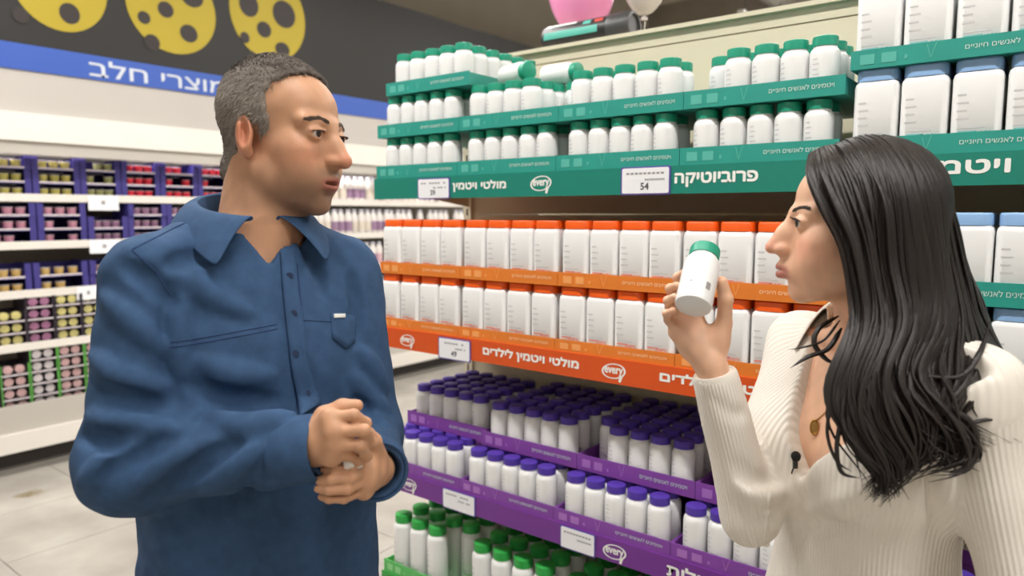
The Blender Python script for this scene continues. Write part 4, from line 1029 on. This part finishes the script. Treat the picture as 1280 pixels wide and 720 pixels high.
# button band and flap are thin strips standing proud of the cloth
def strip(pl, pr, name, m, n=30, off=.0035, parent=None):
    A, B = draped(SF, pl, n, off), draped(SF, pr, n, off); k = min(len(A), len(B))
    if k < 4: return
    mb = MB(); W = 5; vs_ = []
    for i in range(k):
        for j in range(W): vs_.append(Vector(A[i])*(1-j/(W-1))+Vector(B[i])*(j/(W-1))-Vector(MBASE))
    mb.add(vs_, [(i*W+j, i*W+j+1, (i+1)*W+j+1, (i+1)*W+j) for i in range(k-1) for j in range(W-1)])
    o = mb.build(name, m, parent or shirt, 80); md = o.modifiers.new('thick', 'SOLIDIFY'); md.thickness = .003; md.offset = -1; return o
strip([(350, 312), (353, 360), (357, 400), (364, 460), (376, 520)], [(368, 312), (372, 360), (378, 400), (388, 470), (400, 505)], 'button_band', DEN)
for px, py in ((362, 345), (367, 392), (369, 442), (384, 492)):
    h = SF.hit(px, py)
    if h is not None:
        d = Vector((0, 0, CAMH))-Vector(h); d.normalize(); c = Vector(h)+d*.005-Vector(MBASE); MB().tube([c, c+d*.0025], .0052, 14).build('button', BTN, shirt, 40)
strip([(414, 391), (424, 390), (434, 392), (445, 396)], [(416, 422), (423, 428), (434, 437), (444, 428)], 'pocket_flap', DEN, 16, .004)
strip([(418, 392), (432, 392)], [(418, 397), (432, 397)], 'pocket_label', mat('label_white', lin(225, 225, 220), .6), 8, .006)
def cuff(c, ax, r, name, base=None, m=None, parent=None, ln=.055):
    base = base or MBASE; m = m or DEN; parent = parent or shirt
    mb = MB(); a = Vector(ax); u = a.orthogonal().normalized(); b = a.cross(u); n = 32; vs_ = []
    prof = ((r+.004, -ln), (r+.0055, -ln+.005), (r+.005, -.003), (r+.003, .001), (r, 0), (r-.001, -.02))
    for rr, t in prof:
        for i in range(n):
            q = 2*math.pi*i/n; vs_.append(Vector(c)+a*t+u*math.cos(q)*rr+b*math.sin(q)*rr-Vector(base))
    mb.add(vs_, [(k*n+i, k*n+(i+1) % n, (k+1)*n+(i+1) % n, (k+1)*n+i) for k in range(len(prof)-1) for i in range(n)]); return mb.build(name, m, parent, 50)
cuff(cR[0], cR[1], .0385, 'cuff'); cuff(cL[0], cL[1], .037, 'cuff')
def collar(F, root, base, m, ring, zt, fall, tipf, name='collar', gap=12, seg=48, thick=.003, parent=None):
    """turned-down collar: ring(phi) -> point at the neck; fall(phi) -> point of the outer edge"""
    mb = MB(); W = 7; vs_ = []; n = seg
    for i in range(n+1):
        ph = math.radians(gap+(360-2*gap)*i/n); a, o, lo = ring(ph), fall(ph), zt(ph)
        for j in range(W):
            t = j/(W-1)
            if t < .3: q = a+(lo-a)*(t/.3)
            else:
                v = (t-.3)/.7; q = lo+(o-lo)*v; q = q+np.array((0, 0, .010*math.sin(math.pi*v)))
            vs_.append(Vector(q)-Vector(base))
    mb.add(vs_, [(i*W+j, i*W+j+1, (i+1)*W+j+1, (i+1)*W+j) for i in range(n) for j in range(W-1)])
    o = mb.build(name, m, parent, 70); md = o.modifiers.new('thick', 'SOLIDIFY'); md.thickness = thick; md.offset = 0
    sd = o.modifiers.new('smooth', 'SUBSURF'); sd.levels = sd.render_levels = 1; return o
def m_dir(ph): return np.array(n_)*math.cos(ph)+np.array(s_)*math.sin(ph)
def m_ring(ph): return tp(0, -.016, 1.462+.014*(1-math.cos(ph))+.030*max(0, math.cos(ph))**2)+m_dir(ph)*(.066+.010*max(0, math.cos(ph)))
def m_top(ph): return tp(0, -.018, 1.500+.017*(1-math.cos(ph)))+m_dir(ph)*(.069+.010*max(0, math.cos(ph)))
def m_fall(ph):
    ph = ph+(1 if ph < math.pi else -1)*.42*max(0, math.cos(ph))**2
    f_ = max(0, math.cos(ph)); e = .090+.022*abs(math.sin(ph))+.056*f_**2.4
    z = 1.482+.016*(1-math.cos(ph))-.020*abs(math.sin(ph))-.076*f_**2.4; return tp(0, -.018, z)+m_dir(ph)*e
cl = collar(SF, man, MBASE, DEN, m_ring, m_top, m_fall, None, parent=shirt)
# ---- trousers and shoes
TF = Field(axis(-.75, -.05, [], .009), axis(.75, 1.45, [], .009), axis(.03, 1.02, [], .011))
TF.loft(msecs(.002, [(.80, 0, -.012, .168, .118), (1.0, 0, -.004, .163, .116)]), s_, n_, .03)
for h, k, a in ((hipR, knR, anR), (hipL, knL, anL)): TF.cap(h-np.array((0, 0, .03)), k, .093, .072, .05); TF.cap(k, a, .072, .058, .03)
TF.put(np.s_[:, :, :], np.broadcast_to(.05-TF.a[2][None, None, :], TF.D.shape), .006, 'i')
V, Q = TF.nets(); V = relax(V, Q, 2); meshobj('trousers', np_mesh('trousers', V, Q, mat('trouser_navy', lin(36, 44, 66), .85, noise=.1, nscale=60), None, MBASE), None, man)
for a in (anR, anL): shoe('shoe', a, math.atan2(n_.y, n_.x), MBASE, man, mat('shoe_brown', lin(60, 44, 36), .5), mat('sole_white', lin(210, 206, 200), .6))
# ---- the small white thing in his hands
p = RZ @ Vector(L(429, 578, .899)); q = RZ @ Vector(L(452, 573, .905))
o = MB().tube([(0, 0, 0), (q-p)*.1, (q-p)*.9, q-p], [.010, .0115, .0115, .010], 20).build('white_lid', mat('lid_white', lin(238, 236, 232), .35), None, 40); o.location = p
tag(o, 'small white bottle lid held between the man\'s clasped hands', 'lid')
# ------------------------------------------------------------------ the woman in the cream ribbed blouse
wa = math.radians(200); wn = Vector((math.cos(wa), math.sin(wa), 0)); ws = Vector((-wn.y, wn.x, 0))     # facing, her left
wm = Vector((.525, 1.035, 0)); WBASE = (wm.x, wm.y, 0)
wom = persons_root('person', WBASE, 'woman in cream ribbed blouse with long dark hair raising a bottle')
HW = HeadFrame(L(1071, 281, 1.0), math.radians(167), math.radians(2), 0, .965)
def wp(u, v, z): return np.array((wm.x+ws.x*u+wn.x*v, wm.y+ws.y*u+wn.y*v, z))
def wsecs(inf, lst): return [(z, *(wp(u, v, z)[:2]), a+inf, b+inf) for z, u, v, a, b in lst]
WT = [(.78, 0, -.01, .165, .115), (.88, 0, -.01, .160, .112), (1.0, 0, 0, .125, .092), (1.10, 0, .004, .130, .095), (1.20, 0, .006, .143, .098), (1.27, 0, -.004, .142, .085), (1.315, 0, -.012, .105, .066), (1.36, 0, -.016, .052, .050)]
wshL, wshR = wp(.158, -.01, 1.285), wp(-.155, -.01, 1.285)
welR, wwrR = np.array(L(938, 645, 1.06)), np.array(L(892, 463, 1.03))
welL, wwrL = wp(.215, -.03, 1.02), wp(.20, .12, .82)
WF = Field(axis(.20, .78, [(HW.o[0]-.14, HW.o[0]+.11, .0024), (.20, .31, .0024)], .009), axis(.75, 1.32, [(HW.o[1]-.10, HW.o[1]+.11, .0024), (.98, 1.12, .0024)], .009),
           axis(.02, 1.66, [(1.37, 1.63, .0024), (1.27, 1.44, .0024), (1.1, 1.27, .006)], .014))
WF.loft(wsecs(-.010, WT), ws, wn, .02)
for s in (-1, 1): WF.ell(wp(s*.072, .075, 1.155), (.058, .058, .062), None, .04)
WF.cap(wp(0, -.018, 1.28), HW(-.030, 0, -.05), .047, .046, .03); WF.cap(wp(0, -.005, 1.31), HW(-.005, 0, -.07), .036, .036, .03)
for s in (-1, 1): WF.cap(wp(s*.012, .055, 1.318), wp(s*.085, .035, 1.318), .009, .009, .02)     # collarbones
sculpt_head(WF, HW, dict(cran=(.090, .072, .078), jaw=(.050, .048, .038), chin=(.0665, -.101), brow=.0150, browr=.0085, nose=(.1135, -.0375, .0098), slit=(-.001, .0062), lip=.0068, mouth=.0012))
for a, b, c in ((wshR, welR, wwrR), (wshL, welL, wwrL)): WF.cap(a, b, .034, .027, .03); WF.cap(b, c, .027, .021, .02)
# raised right hand: palm to the camera, bottle in front of it
dk = 1.045
wk = [L(866, 385, dk+.012), L(855, 391, dk+.010), L(848, 402, dk+.004), L(846, 415, dk-.004)]
hand(WF, wwrR, wk, [[wk[0], L(851, 362, dk+.012), L(847, 347, dk-.006), L(855, 341, dk-.022)], [wk[1], L(842, 371, dk+.004), L(838, 361, dk-.018), L(846, 357, dk-.034)],
     [wk[2], L(837, 384, dk-.006), L(835, 376, dk-.030), L(843, 371, dk-.044)], [wk[3], L(835, 400, dk-.014), L(833, 392, dk-.034), L(842, 388, dk-.046)]],
     [L(893, 436, dk-.006), L(905, 404, dk-.016), L(907, 374, dk-.026), L(902, 352, dk-.030)], .0072)
WF.ell(L(898, 425, dk-.008), (.016, .016, .024), None, .012); WF.ell(L(860, 428, dk-.004), (.014, .013, .02), None, .012)
# left hand, hanging
wl = [wp(.195+.02*(1.5-i), .165, .765+.0*i) for i in range(4)]; wl = [wwrL+np.array(wn)*(.02)+np.array(ws)*(.012*(1.5-i)*1.2)+np.array((0, 0, -.078)) for i in range(4)]
hand(WF, wwrL, wl, [[k_, k_+np.array(wn)*.012+np.array((0, 0, -.036)), k_+np.array(wn)*.020+np.array((0, 0, -.060)), k_+np.array(wn)*.018+np.array((0, 0, -.080))] for k_ in wl],
     [wwrL+np.array(wn)*.012+np.array((0, 0, -.015)), wwrL+np.array(wn)*.035+np.array((0, 0, -.05)), wwrL+np.array(wn)*.045+np.array((0, 0, -.075)), wwrL+np.array(wn)*.045+np.array((0, 0, -.095))], .0072)
whR, whL = wp(-.085, -.01, .84), wp(.085, -.01, .84); wkR, wkL = wp(-.085, .015, .46), wp(.085, .015, .46); waR, waL = wp(-.085, -.02, .08), wp(.085, -.02, .08)
leg(WF, whR, wkR, waR, (.072, .046, .032)); leg(WF, whL, wkL, waL, (.072, .046, .032))
V, Q = WF.nets(); V = relax(V, Q, 1, .4)
col = skin_tint(V, HW, np.array(lin(226, 180, 150)[:3]), lin(226, 150, 128)[:3], lin(176, 104, 98)[:3])
meshobj('body', np_mesh('woman_body', V, Q, SKINM, col, WBASE), None, wom)
for s in (-1, 1): eyeball(HW, s, wom, WBASE, (1, .22*s, -.06))
BROWN = mat('brow_brown', lin(46, 34, 30), .7)
for s in (-1, 1):
    roots = []
    for k in range(190):
        t = rng.random(); y = .012+.036*t; z = .0172+.0050*math.sin(math.pi*min(1, t*.85))+rng.uniform(-.0026, .0022)*(1-.6*t); p = HW(.098-.16*(y-.01), s*y, z)
        for q in range(18):
            dv = float(WF.at(p)[0])
            if abs(dv) < .0006: break
            p = p-HW.M[0]*dv*.8
        roots.append((p-HW.M[0]*.0003, -HW.M[0]*.25+HW.M[1]*s*.9+HW.M[2]*rng.uniform(-.1, .25), .0075, -HW.M[0]*.15))
    strip_hairs('eyebrow', roots, wom, WBASE, BROWN, .0008)
    lash_line(HW, s, 'eyelashes', wom, WBASE, BROWN, 34, .009, .0054, .0014)
# ---- blouse
def rib_mat():
    m = mat('cream_rib_knit', lin(236, 229, 219), .8, spec=.25); nt = m.node_tree; b = nt.nodes['Principled BSDF']
    at = nt.nodes.new('ShaderNodeAttribute'); at.attribute_name = 'rib'
    mu = nt.nodes.new('ShaderNodeMath'); mu.operation = 'MULTIPLY'; mu.inputs[1].default_value = 2*math.pi/.0062; sn = nt.nodes.new('ShaderNodeMath'); sn.operation = 'SINE'
    nt.links.new(at.outputs['Fac'], mu.inputs[0]); nt.links.new(mu.outputs[0], sn.inputs[0])
    bp = nt.nodes.new('ShaderNodeBump'); bp.inputs['Strength'].default_value = .32; bp.inputs['Distance'].default_value = .0016
    nt.links.new(sn.outputs[0], bp.inputs['Height']); nt.links.new(bp.outputs[0], b.inputs['Normal']); return m
RIB = rib_mat()
UF = Field(axis(.18, .82, [], .0050), axis(.70, 1.36, [], .0050), axis(.80, 1.44, [], .0050))
UF.loft(wsecs(.007, [(.78, 0, -.01, .168, .118)]+WT[1:]), ws, wn, .03)
for s in (-1, 1): UF.ell(wp(s*.070, .076, 1.158), (.066, .066, .068), None, .05)
UF.cap(wp(-.05, -.016, 1.318), wshR, .030, .043, .04); UF.cap(wp(.05, -.016, 1.318), wshL, .030, .043, .04)
for a, b, c in ((wshR, welR, wwrR), (wshL, welL, wwrL)): UF.cap(a, b, .048, .040, .04); UF.cap(b, c, .040, .0305, .02)
G = np.stack(np.meshgrid(*UF.a, indexing='ij'), -1).reshape(-1, 3); UF.D += (.0010*noise3(G, 40, 21)).reshape(UF.D.shape).astype(np.float32)
folds(UF, [([(925, 600), (945, 622), (975, 615)], .009, .6, 'u'), ([(918, 575), (940, 600), (965, 600)], .008, .6, 's'), ([(1150, 560), (1170, 600), (1165, 640)], .010, .6, 's'), ([(1165, 545), (1185, 600), (1182, 660)], .010, .6, 'u'),
           ([(1010, 640), (1060, 620), (1110, 590)], .010, .65, 'u'), ([(1000, 670), (1060, 655), (1120, 640)], .010, .65, 's'), ([(895, 500), (915, 520), (930, 515)], .006, .6, 's')])
UF.loft(wsecs(-.003, WT), ws, wn, .01)
for s in (-1, 1): UF.ell(wp(s*.072, .075, 1.155), (.064, .064, .068), None, .02)
for a, b, c in ((wshR, welR, wwrR), (wshL, welL, wwrL)): UF.cap(a, b, .042, .035, .01); UF.cap(b, c, .035, .029, .01)
uc = cuff_cut(UF, welR, wwrR, .004, .0245); ul = cuff_cut(UF, welL, wwrL, .0, .0245)
UF.cap(wp(0, -.012, 1.335), HW(-.01, 0, -.08), .056, .07, .006, 's')
# deep open neck: edge runs steep on her right, flat on her left
X = UF.a[0][:, None, None]; Y = UF.a[1][None, :, None]; Z = UF.a[2][None, None, :]
uu = (X-wm.x)*ws.x+(Y-wm.y)*ws.y; vv = (X-wm.x)*wn.x+(Y-wm.y)*wn.y; zV = 1.128
wl_ = .004+np.maximum(Z-zV, 0)*1.05; wr_ = .004+np.maximum(Z-zV, 0)*.34
op = np.maximum(np.maximum(uu-wl_, -uu-wr_), np.maximum(np.maximum(-(vv-.015), vv-.165), zV-Z)).astype(np.float32); UF.put(np.s_[:, :, :], op, .005, 's')
V, Q = UF.nets(); V = relax(V, Q, 2, .45)
# rib direction: angle round the trunk or round the arm the point belongs to
def seg(P, a, b):
    e = b-a; t = np.clip(((P-a) @ e)/(e @ e), 0, 1); c = a+t[:, None]*e; return np.linalg.norm(P-c, axis=1), e/np.linalg.norm(e)
phase = np.arctan2((V[:, 0]-wm.x)*ws.x+(V[:, 1]-wm.y)*ws.y, (V[:, 0]-wm.x)*wn.x+(V[:, 1]-wm.y)*wn.y)*.13
for a, b in ((wshR, welR), (welR, wwrR), (wshL, welL), (welL, wwrL)):
    a2 = a+(b-a)*(.12 if (a is wshR or a is wshL) else 0); d, e = seg(V, a2, b); u_ = np.cross(e, (0.3, 0.2, 1) if abs(e[2]) < .8 else (1, 0, 0)); u_ /= np.linalg.norm(u_); w2 = np.cross(e, u_)
    ang = np.arctan2((V-a) @ u_, (V-a) @ w2)*.042; phase = np.where(d < .052, ang, phase)
blouse = meshobj('blouse', np_mesh('blouse_knit', V, Q, RIB, None, WBASE, attrs={'rib': phase}), None, wom)
def w_dir(ph): return np.array(wn)*math.cos(ph)+np.array(ws)*math.sin(ph)
def w_ring(ph): return wp(0, -.014, 1.335+.012*(1-math.cos(ph)))+w_dir(ph)*(.057+.02*max(0, math.cos(ph)))
def w_top(ph): return wp(0, -.014, 1.362+.016*(1-math.cos(ph)))+w_dir(ph)*(.060+.016*max(0, math.cos(ph)))
def w_fall(ph):
    f_ = max(0, math.cos(ph)); e = .085+.020*abs(math.sin(ph))+.028*f_; z = 1.345+.014*(1-math.cos(ph))-.018*abs(math.sin(ph))-.075*f_**1.2; return wp(0, -.016, z)+w_dir(ph)*e
CREAMK = mat('cream_collar', lin(236, 229, 219), .8, bump=.2, bscale=500)
collar(UF, wom, WBASE, CREAMK, w_ring, w_top, w_fall, None, gap=44, parent=blouse)
def edge(pts, r, m, name, F=UF, n=40, off=.001, parent=None):
    P = draped(F, pts, n, off)
    if len(P) > 3: return MB().tube([Vector(p)-Vector(WBASE) for p in P], r, 6).build(name, m, parent or blouse, 60)
edge([(962, 615), (958, 650), (950, 715)], .0022, CREAMK, 'button_band')
for py in (640, 680):
    h = UF.hit(958, py)
    if h is not None:
        d = (Vector((0, 0, CAMH))-Vector(h)).normalized(); c = Vector(h)+d*.001-Vector(WBASE); MB().tube([c, c+d*.003], .005, 14).build('button', CREAMK, blouse, 40)
cuff(uc[0], uc[1], .0268, 'cuff', WBASE, CREAMK, blouse, .03)
# trousers and shoes
TF = Field(axis(.2, .85, [], .009), axis(.7, 1.35, [], .009), axis(.03, .98, [], .011))
TF.loft(wsecs(.0, [(.76, 0, -.012, .162, .115), (.88, 0, -.01, .158, .110), (.96, 0, 0, .135, .098)]), ws, wn, .03)
for h, k, a in ((whR, wkR, waR), (whL, wkL, waL)): TF.cap(h-np.array((0, 0, .03)), k, .086, .062, .05); TF.cap(k, a, .062, .05, .03)
TF.put(np.s_[:, :, :], np.broadcast_to(.05-TF.a[2][None, None, :], TF.D.shape), .006, 'i')
V, Q = TF.nets(); V = relax(V, Q, 2); meshobj('trousers', np_mesh('w_trousers', V, Q, mat('trouser_black', lin(34, 34, 38), .85, noise=.1, nscale=60), None, WBASE), None, wom)
for a in (waR, waL): shoe('shoe', a, wa, WBASE, wom, mat('shoe_black', lin(30, 30, 32), .4), mat('sole_white', lin(210, 206, 200), .6))
# ---- necklace and clip-on microphone
GOLD = mat('gold', lin(190, 150, 90), .3, .9)
nk = MB(); ch = draped(WF, [(1075, 470), (1052, 495), (1032, 515), (1020, 526)], 40, .002)
nk.tube([Vector(p) for p in ch], .0008, 6); nko = nk.build('necklace', GOLD, None, 60)
ref = Vector(ch[-1]) if ch else Vector(L(1020, 526, .97))
nko.data.transform(Matrix.Translation(-ref)); nko.location = RZ @ ref; nko.rotation_euler = (0, 0, YAW); tag(nko, 'thin gold necklace with oval pendant on the woman\'s chest', 'necklace')
h = WF.hit(1018, 534); h = Vector(h) if h is not None else ref
mb = MB(); d = (Vector((0, 0, CAMH))-h).normalized(); h = h+d*.005; u_ = d.cross(Vector((0, 0, 1))).normalized(); v_ = u_.cross(d); n = 24
for (r0, z0), (r1, z1) in (((.0, .001), (.006, .001)), ((.006, .001), (.0075, .003)), ((.0075, .003), (.009, .002)), ((.009, .002), (.009, -.001))):
    ring = [h-ref+d*z+u_*(r*.72*math.cos(2*math.pi*i/n))+v_*(r*1.35*math.sin(2*math.pi*i/n)) for r, z in ((r0, z0), (r1, z1)) for i in range(n)]
    mb.add(ring, [(i, (i+1) % n, n+(i+1) % n, n+i) for i in range(n)])
mb.build('pendant', GOLD, nko, 50)
h = UF.hit(993, 574); h = Vector(h) if h is not None else Vector(L(993, 574, .96)); d = (Vector((0, 0, CAMH))-h).normalized()
mic = empty('lapel_microphone', RZ @ h, YAW); tag(mic, 'small black clip-on microphone on the cream blouse neckline', 'microphone')
MICB = mat('mic_foam', lin(20, 20, 22), .9, bump=.5, bscale=1500)
MB().lathe([(.001, -.007), (.005, -.0055), (.0068, -.001), (.0066, .003), (.004, .0065), (.001, .0075)], 16, tuple(d*.006+Vector((.002, 0, .004)))).build('foam', MICB, mic, 60)
MB().box(-.003, .003, -.006, .0, -.012, -.002).build('clip', mat('mic_clip', lin(30, 30, 32), .4), mic)
MB().tube([d*.003+Vector((0, 0, -.010)), d*.003+Vector((-.003, 0, -.020)), d*-.004+Vector((-.002, 0, -.032))], .0012, 6).build('cable', MATS['mic_clip'], mic, 60)
# ---- the bottle she holds, bottom towards the camera
pb, pt = Vector(L(866, 384, dk-.058)), Vector(L(889, 329, dk-.058)); ax = Vector((pt.x-pb.x, 0, pt.z-pb.z)).normalized()*.80+Vector((0, .60, 0)); ax.normalize()
b_, c_, l_, h_, r_ = KIND['teal'] if 'KIND' in globals() else (None,)*5
if b_ is not None:
    o = meshobj('held_bottle', b_, loc=RZ @ pb); axw = RZ @ ax; o.rotation_mode = 'QUATERNION'
    q1 = Vector((0, 0, 1)).rotation_difference(axw); o.rotation_quaternion = q1; o.scale = (.86, .86, .86); tag(o, 'white bottle with teal cap held up in the woman\'s hand', 'bottle')
    meshobj('cap', c_, None, o)
    mb = MB(); r2 = r_+.0004
    def wrapped(a0, a1, z0, z1):
        n = 4; mb.add([(r2*math.cos(a0+(a1-a0)*i/n), r2*math.sin(a0+(a1-a0)*i/n), z) for z in (z0, z1) for i in range(n+1)], [(i, i+1, n+2+i, n+1+i) for i in range(n)])
    vloc = q1.inverted() @ ((RZ @ Vector(L(870, 372, .9)))-RZ @ pb); a = math.atan2(vloc.y, vloc.x)
    wrapped(a+.42, a+.70, .022, .036); wrapped(a-.45, a-.35, .030, .033)
    mb.build('print', mat('ink_mid', lin(150, 146, 146), .6), o)
# ---- long wavy hair: a soft core and many tapering locks
HG = Field(axis(.30, .86, [], .006), axis(.72, 1.28, [], .006), axis(1.05, 1.66, [], .006))
HG.ell(HW(-.016, 0, .039), np.array((.092, .079, .081))*HW.s, HW.M, .02)
def hp(px, py, d): return np.array(L(px, py, d))
HG.cap(HW(-.035, .05, .03), hp(1128, 430, .945), .040, .040, .05); HG.cap(hp(1128, 430, .94), hp(1098, 570, .895), .044, .022, .04); HG.cap(hp(1120, 330, .97), hp(1175, 430, .985), .036, .036, .05)
HG.cap(HW(-.05, -.02, .0), hp(1165, 420, 1.04), .046, .044, .05)
G = np.stack(np.meshgrid(*HG.a, indexing='ij'), -1).reshape(-1, 3); hh = HW.inv(G)
# keep the face free: hairline seen from the side
FP = [(.20, .075), (.068, .088), (.052, .060), (.042, .030), (.030, .0), (.020, -.03), (.006, -.06), (-.012, -.10), (-.03, -.16), (-.02, -.3), (.2, -.3)]
fd = polysd(hh[:, 0], hh[:, 2], FP).reshape(HG.D.shape); HG.put(np.s_[:, :, :], fd.astype(np.float32), .008, 's')
V, Q = HG.nets(); V = relax(V, Q, 2)
HAIRM = mat('dark_hair', lin(29, 21, 19), .46, noise=.35, nscale=90, stretch=(1, 1, .12), spec=.5, bump=.5, bscale=260)
hair = meshobj('hair', np_mesh('hair_core', V, Q, HAIRM, None, WBASE), None, wom)
# guide curves (from the parting down), all points in the levelled camera frame
def HH(x, y, z): return np.array(HW(x, y, z))
GUIDES = [
 # near side, front edge along the face and down over the chest
 ([HH(.074, .012, .098), HH(.078, .048, .066), HH(.058, .072, .018), HH(.030, .083, -.035), hp(1066, 390, .925), hp(1056, 450, .895), hp(1058, 510, .885), hp(1085, 565, .880), hp(1100, 622, .882)], .011),
 ([HH(.058, .008, .108), HH(.052, .060, .078), HH(.032, .086, .022), HH(.010, .092, -.03), hp(1085, 390, .915), hp(1078, 450, .885), hp(1072, 520, .872), hp(1075, 570, .872), hp(1108, 612, .872)], .012),
 ([HH(.030, .008, .116), HH(.018, .064, .085), HH(.0, .090, .03), hp(1100, 330, .915), hp(1110, 400, .90), hp(1100, 460, .875), hp(1098, 530, .865), hp(1120, 580, .868), hp(1096, 626, .874)], .013),
 ([HH(.005, .006, .120), HH(-.012, .064, .088), HH(-.028, .088, .03), hp(1130, 340, .915), hp(1140, 410, .90), hp(1128, 470, .872), hp(1140, 520, .866), hp(1135, 570, .872), hp(1105, 600, .876)], .013),
 ([HH(-.025, .004, .118), HH(-.045, .058, .082), HH(-.062, .076, .02), hp(1160, 350, .93), hp(1165, 420, .91), hp(1150, 480, .875), hp(1175, 520, .865), hp(1215, 575, .862), hp(1180, 590, .86)], .012),
 ([HH(-.05, .002, .108), HH(-.075, .045, .07), HH(-.092, .058, .0), hp(1190, 350, .95), hp(1205, 410, .93), hp(1195, 455, .89), hp(1165, 500, .87), hp(1150, 530, .868), hp(1190, 560, .86)], .011),
 ([HH(-.06, .0, .102), HH(-.095, .02, .06), HH(-.112, .03, .0), hp(1205, 350, .98), hp(1225, 410, .96), hp(1240, 450, .92), hp(1250, 490, .88), hp(1275, 520, .87), hp(1310, 540, .87)], .011),
 ([HH(-.06, -.01, .100), HH(-.100, -.01, .05), HH(-.118, -.01, -.02), hp(1215, 370, 1.02), hp(1235, 430, 1.0), hp(1255, 490, .98), hp(1275, 560, .98), hp(1270, 640, .98), hp(1290, 700, .98)], .012),
 ([HH(-.04, -.02, .110), HH(-.085, -.05, .06), HH(-.100, -.06, -.02), hp(1190, 380, 1.08), hp(1200, 440, 1.06), hp(1220, 520, 1.05), hp(1225, 600, 1.05), hp(1215, 680, 1.05)], .012),
 # far side
 ([HH(.050, -.010, .106), HH(.045, -.055, .075), HH(.022, -.078, .02), HH(-.005, -.084, -.04), hp(1070, 420, 1.09), hp(1075, 480, 1.09), hp(1060, 540, 1.08)], .011),
 ([HH(.010, -.010, .118), HH(.0, -.064, .085), HH(-.020, -.084, .02), HH(-.04, -.084, -.05), hp(1100, 420, 1.10), hp(1110, 490, 1.11), hp(1095, 560, 1.11)], .012),
]
def crom(P, n):
    P = [np.array(p, float) for p in P]; P = [2*P[0]-P[1]]+P+[2*P[-1]-P[-2]]; out = []; m = len(P)-3
    for i in range(n):
        t = i/(n-1)*m; k = min(int(t), m-1); u = t-k; a, b, c, d = P[k:k+4]
        out.append(.5*((2*b)+(c-a)*u+(2*a-5*b+4*c-d)*u*u+(3*b-a-3*c+d)*u**3))
    return np.array(out)
hr = np.random.RandomState(12); mb = MB(); NL = 34
curves = [crom(g, NL) for g, _ in GUIDES]
def add_lock(P, r, flat=.55): mb.tube([Vector(p)-Vector(WBASE) for p in P], [r*min(1, .35+t*6)*(1 if t < .6 else max(.08, 1-((t-.6)/.4)**1.6)) for t in np.linspace(0, 1, len(P))], 6, flat)
tt = np.linspace(0, 1, NL)
for i in range(len(GUIDES)):
    nxt = [j for j in (i+1,) if j < len(GUIDES) and j not in (9,)]
    for q in range(64):
        P = curves[i].copy()
        if nxt: P = P*(1-(w0 := hr.uniform(0, 1)))+curves[nxt[0]]*w0
        off = hr.normal(size=3)*np.array((.006, .006, .002)); amp = hr.uniform(.003, .012); fr = hr.uniform(5, 10); ph = hr.uniform(0, 6.28); dr = hr.normal(size=3); dr /= np.linalg.norm(dr)
        P = P+off*np.clip(tt*4, .15, 1)[:, None]+dr*(amp*np.sin(tt*fr+ph)*np.clip(tt*1.6-.35, 0, 1))[:, None]
        # locks lie on the skull, not inside it
        ih = HW.inv(P); rr = np.sqrt(((ih-np.array((-.014, 0, .038)))/np.array((.096, .084, .086)))**2 @ np.ones(3)); up_ = (ih[:, 2] > -.03) & (rr < 1.0+.03*hr.rand())
        ih2 = np.array((-.014, 0, .038))+(ih-np.array((-.014, 0, .038)))/rr[:, None]*(1.0+.05*hr.rand()); P = np.where(up_[:, None], HW.o+HW.s*(ih2 @ HW.M), P)
        lift = hr.uniform(.001, .006)
        for _ in range(3):                                             # and on the soft core, not under it
            dv = HG.at(P); g_ = np.stack([HG.at(P+e_)-HG.at(P-e_) for e_ in np.eye(3)*.006], 1); g_ /= np.linalg.norm(g_, axis=1)[:, None]+1e-6
            P = P+g_*(np.clip(lift-dv, 0, .05)*(HW.inv(P)[:, 0] < .07))[:, None]
        P[1:-1] = (P[:-2]+2*P[1:-1]+P[2:])/4
        sw = np.clip((tt-.38)/.3, 0, 1)*np.sin(tt*15+i*.9+hr.normal()*.35); P = P+np.array((.010, -.003, 0))*sw[:, None]
        add_lock(P, hr.uniform(.0016, .0052))
# loose strands: fly-away wisps by the collar, curls at the ends
LOOSE = [([(1050, 400, .99), (1030, 425, .985), (1005, 434, .98), (985, 437, .98)], .0022), ([(1052, 410, .99), (1035, 436, .98), (1010, 446, .975), (988, 460, .975)], .004), ([(1048, 395, 1.0), (1024, 410, .99), (1018, 430, .985), (1034, 450, .98), (1052, 455, .975)], .004),
         ([(1170, 470, .88), (1182, 505, .862), (1215, 530, .855), (1220, 570, .855), (1200, 588, .855), (1178, 590, .855)], .0045), ([(1165, 480, .875), (1180, 540, .86), (1200, 575, .855), (1225, 590, .855)], .0022),
         ([(1310, 525, .86), (1270, 522, .86), (1225, 526, .858), (1205, 536, .857), (1192, 550, .857)], .0035), ([(1150, 470, .875), (1200, 470, .87), (1225, 440, .88), (1238, 400, .92)], .004),
         ([(1040, 500, .888), (1034, 540, .885), (1045, 575, .88), (1065, 590, .88)], .0022), ([(1052, 520, .885), (1046, 560, .88), (1052, 590, .878), (1075, 598, .878)], .003), ([(1150, 540, .868), (1155, 575, .868), (1140, 598, .87)], .002),
         ([(1235, 420, .95), (1255, 455, .93), (1275, 478, .92), (1300, 500, .915)], .003), ([(1228, 430, .95), (1245, 470, .93), (1270, 500, .91), (1295, 530, .905)], .0022)]
for g, r in LOOSE: add_lock(crom([hp(*p) for p in g], 26), r, .7)
o = mb.build('hair_locks', HAIRM, hair, 70); tag(o, kind='stuff')
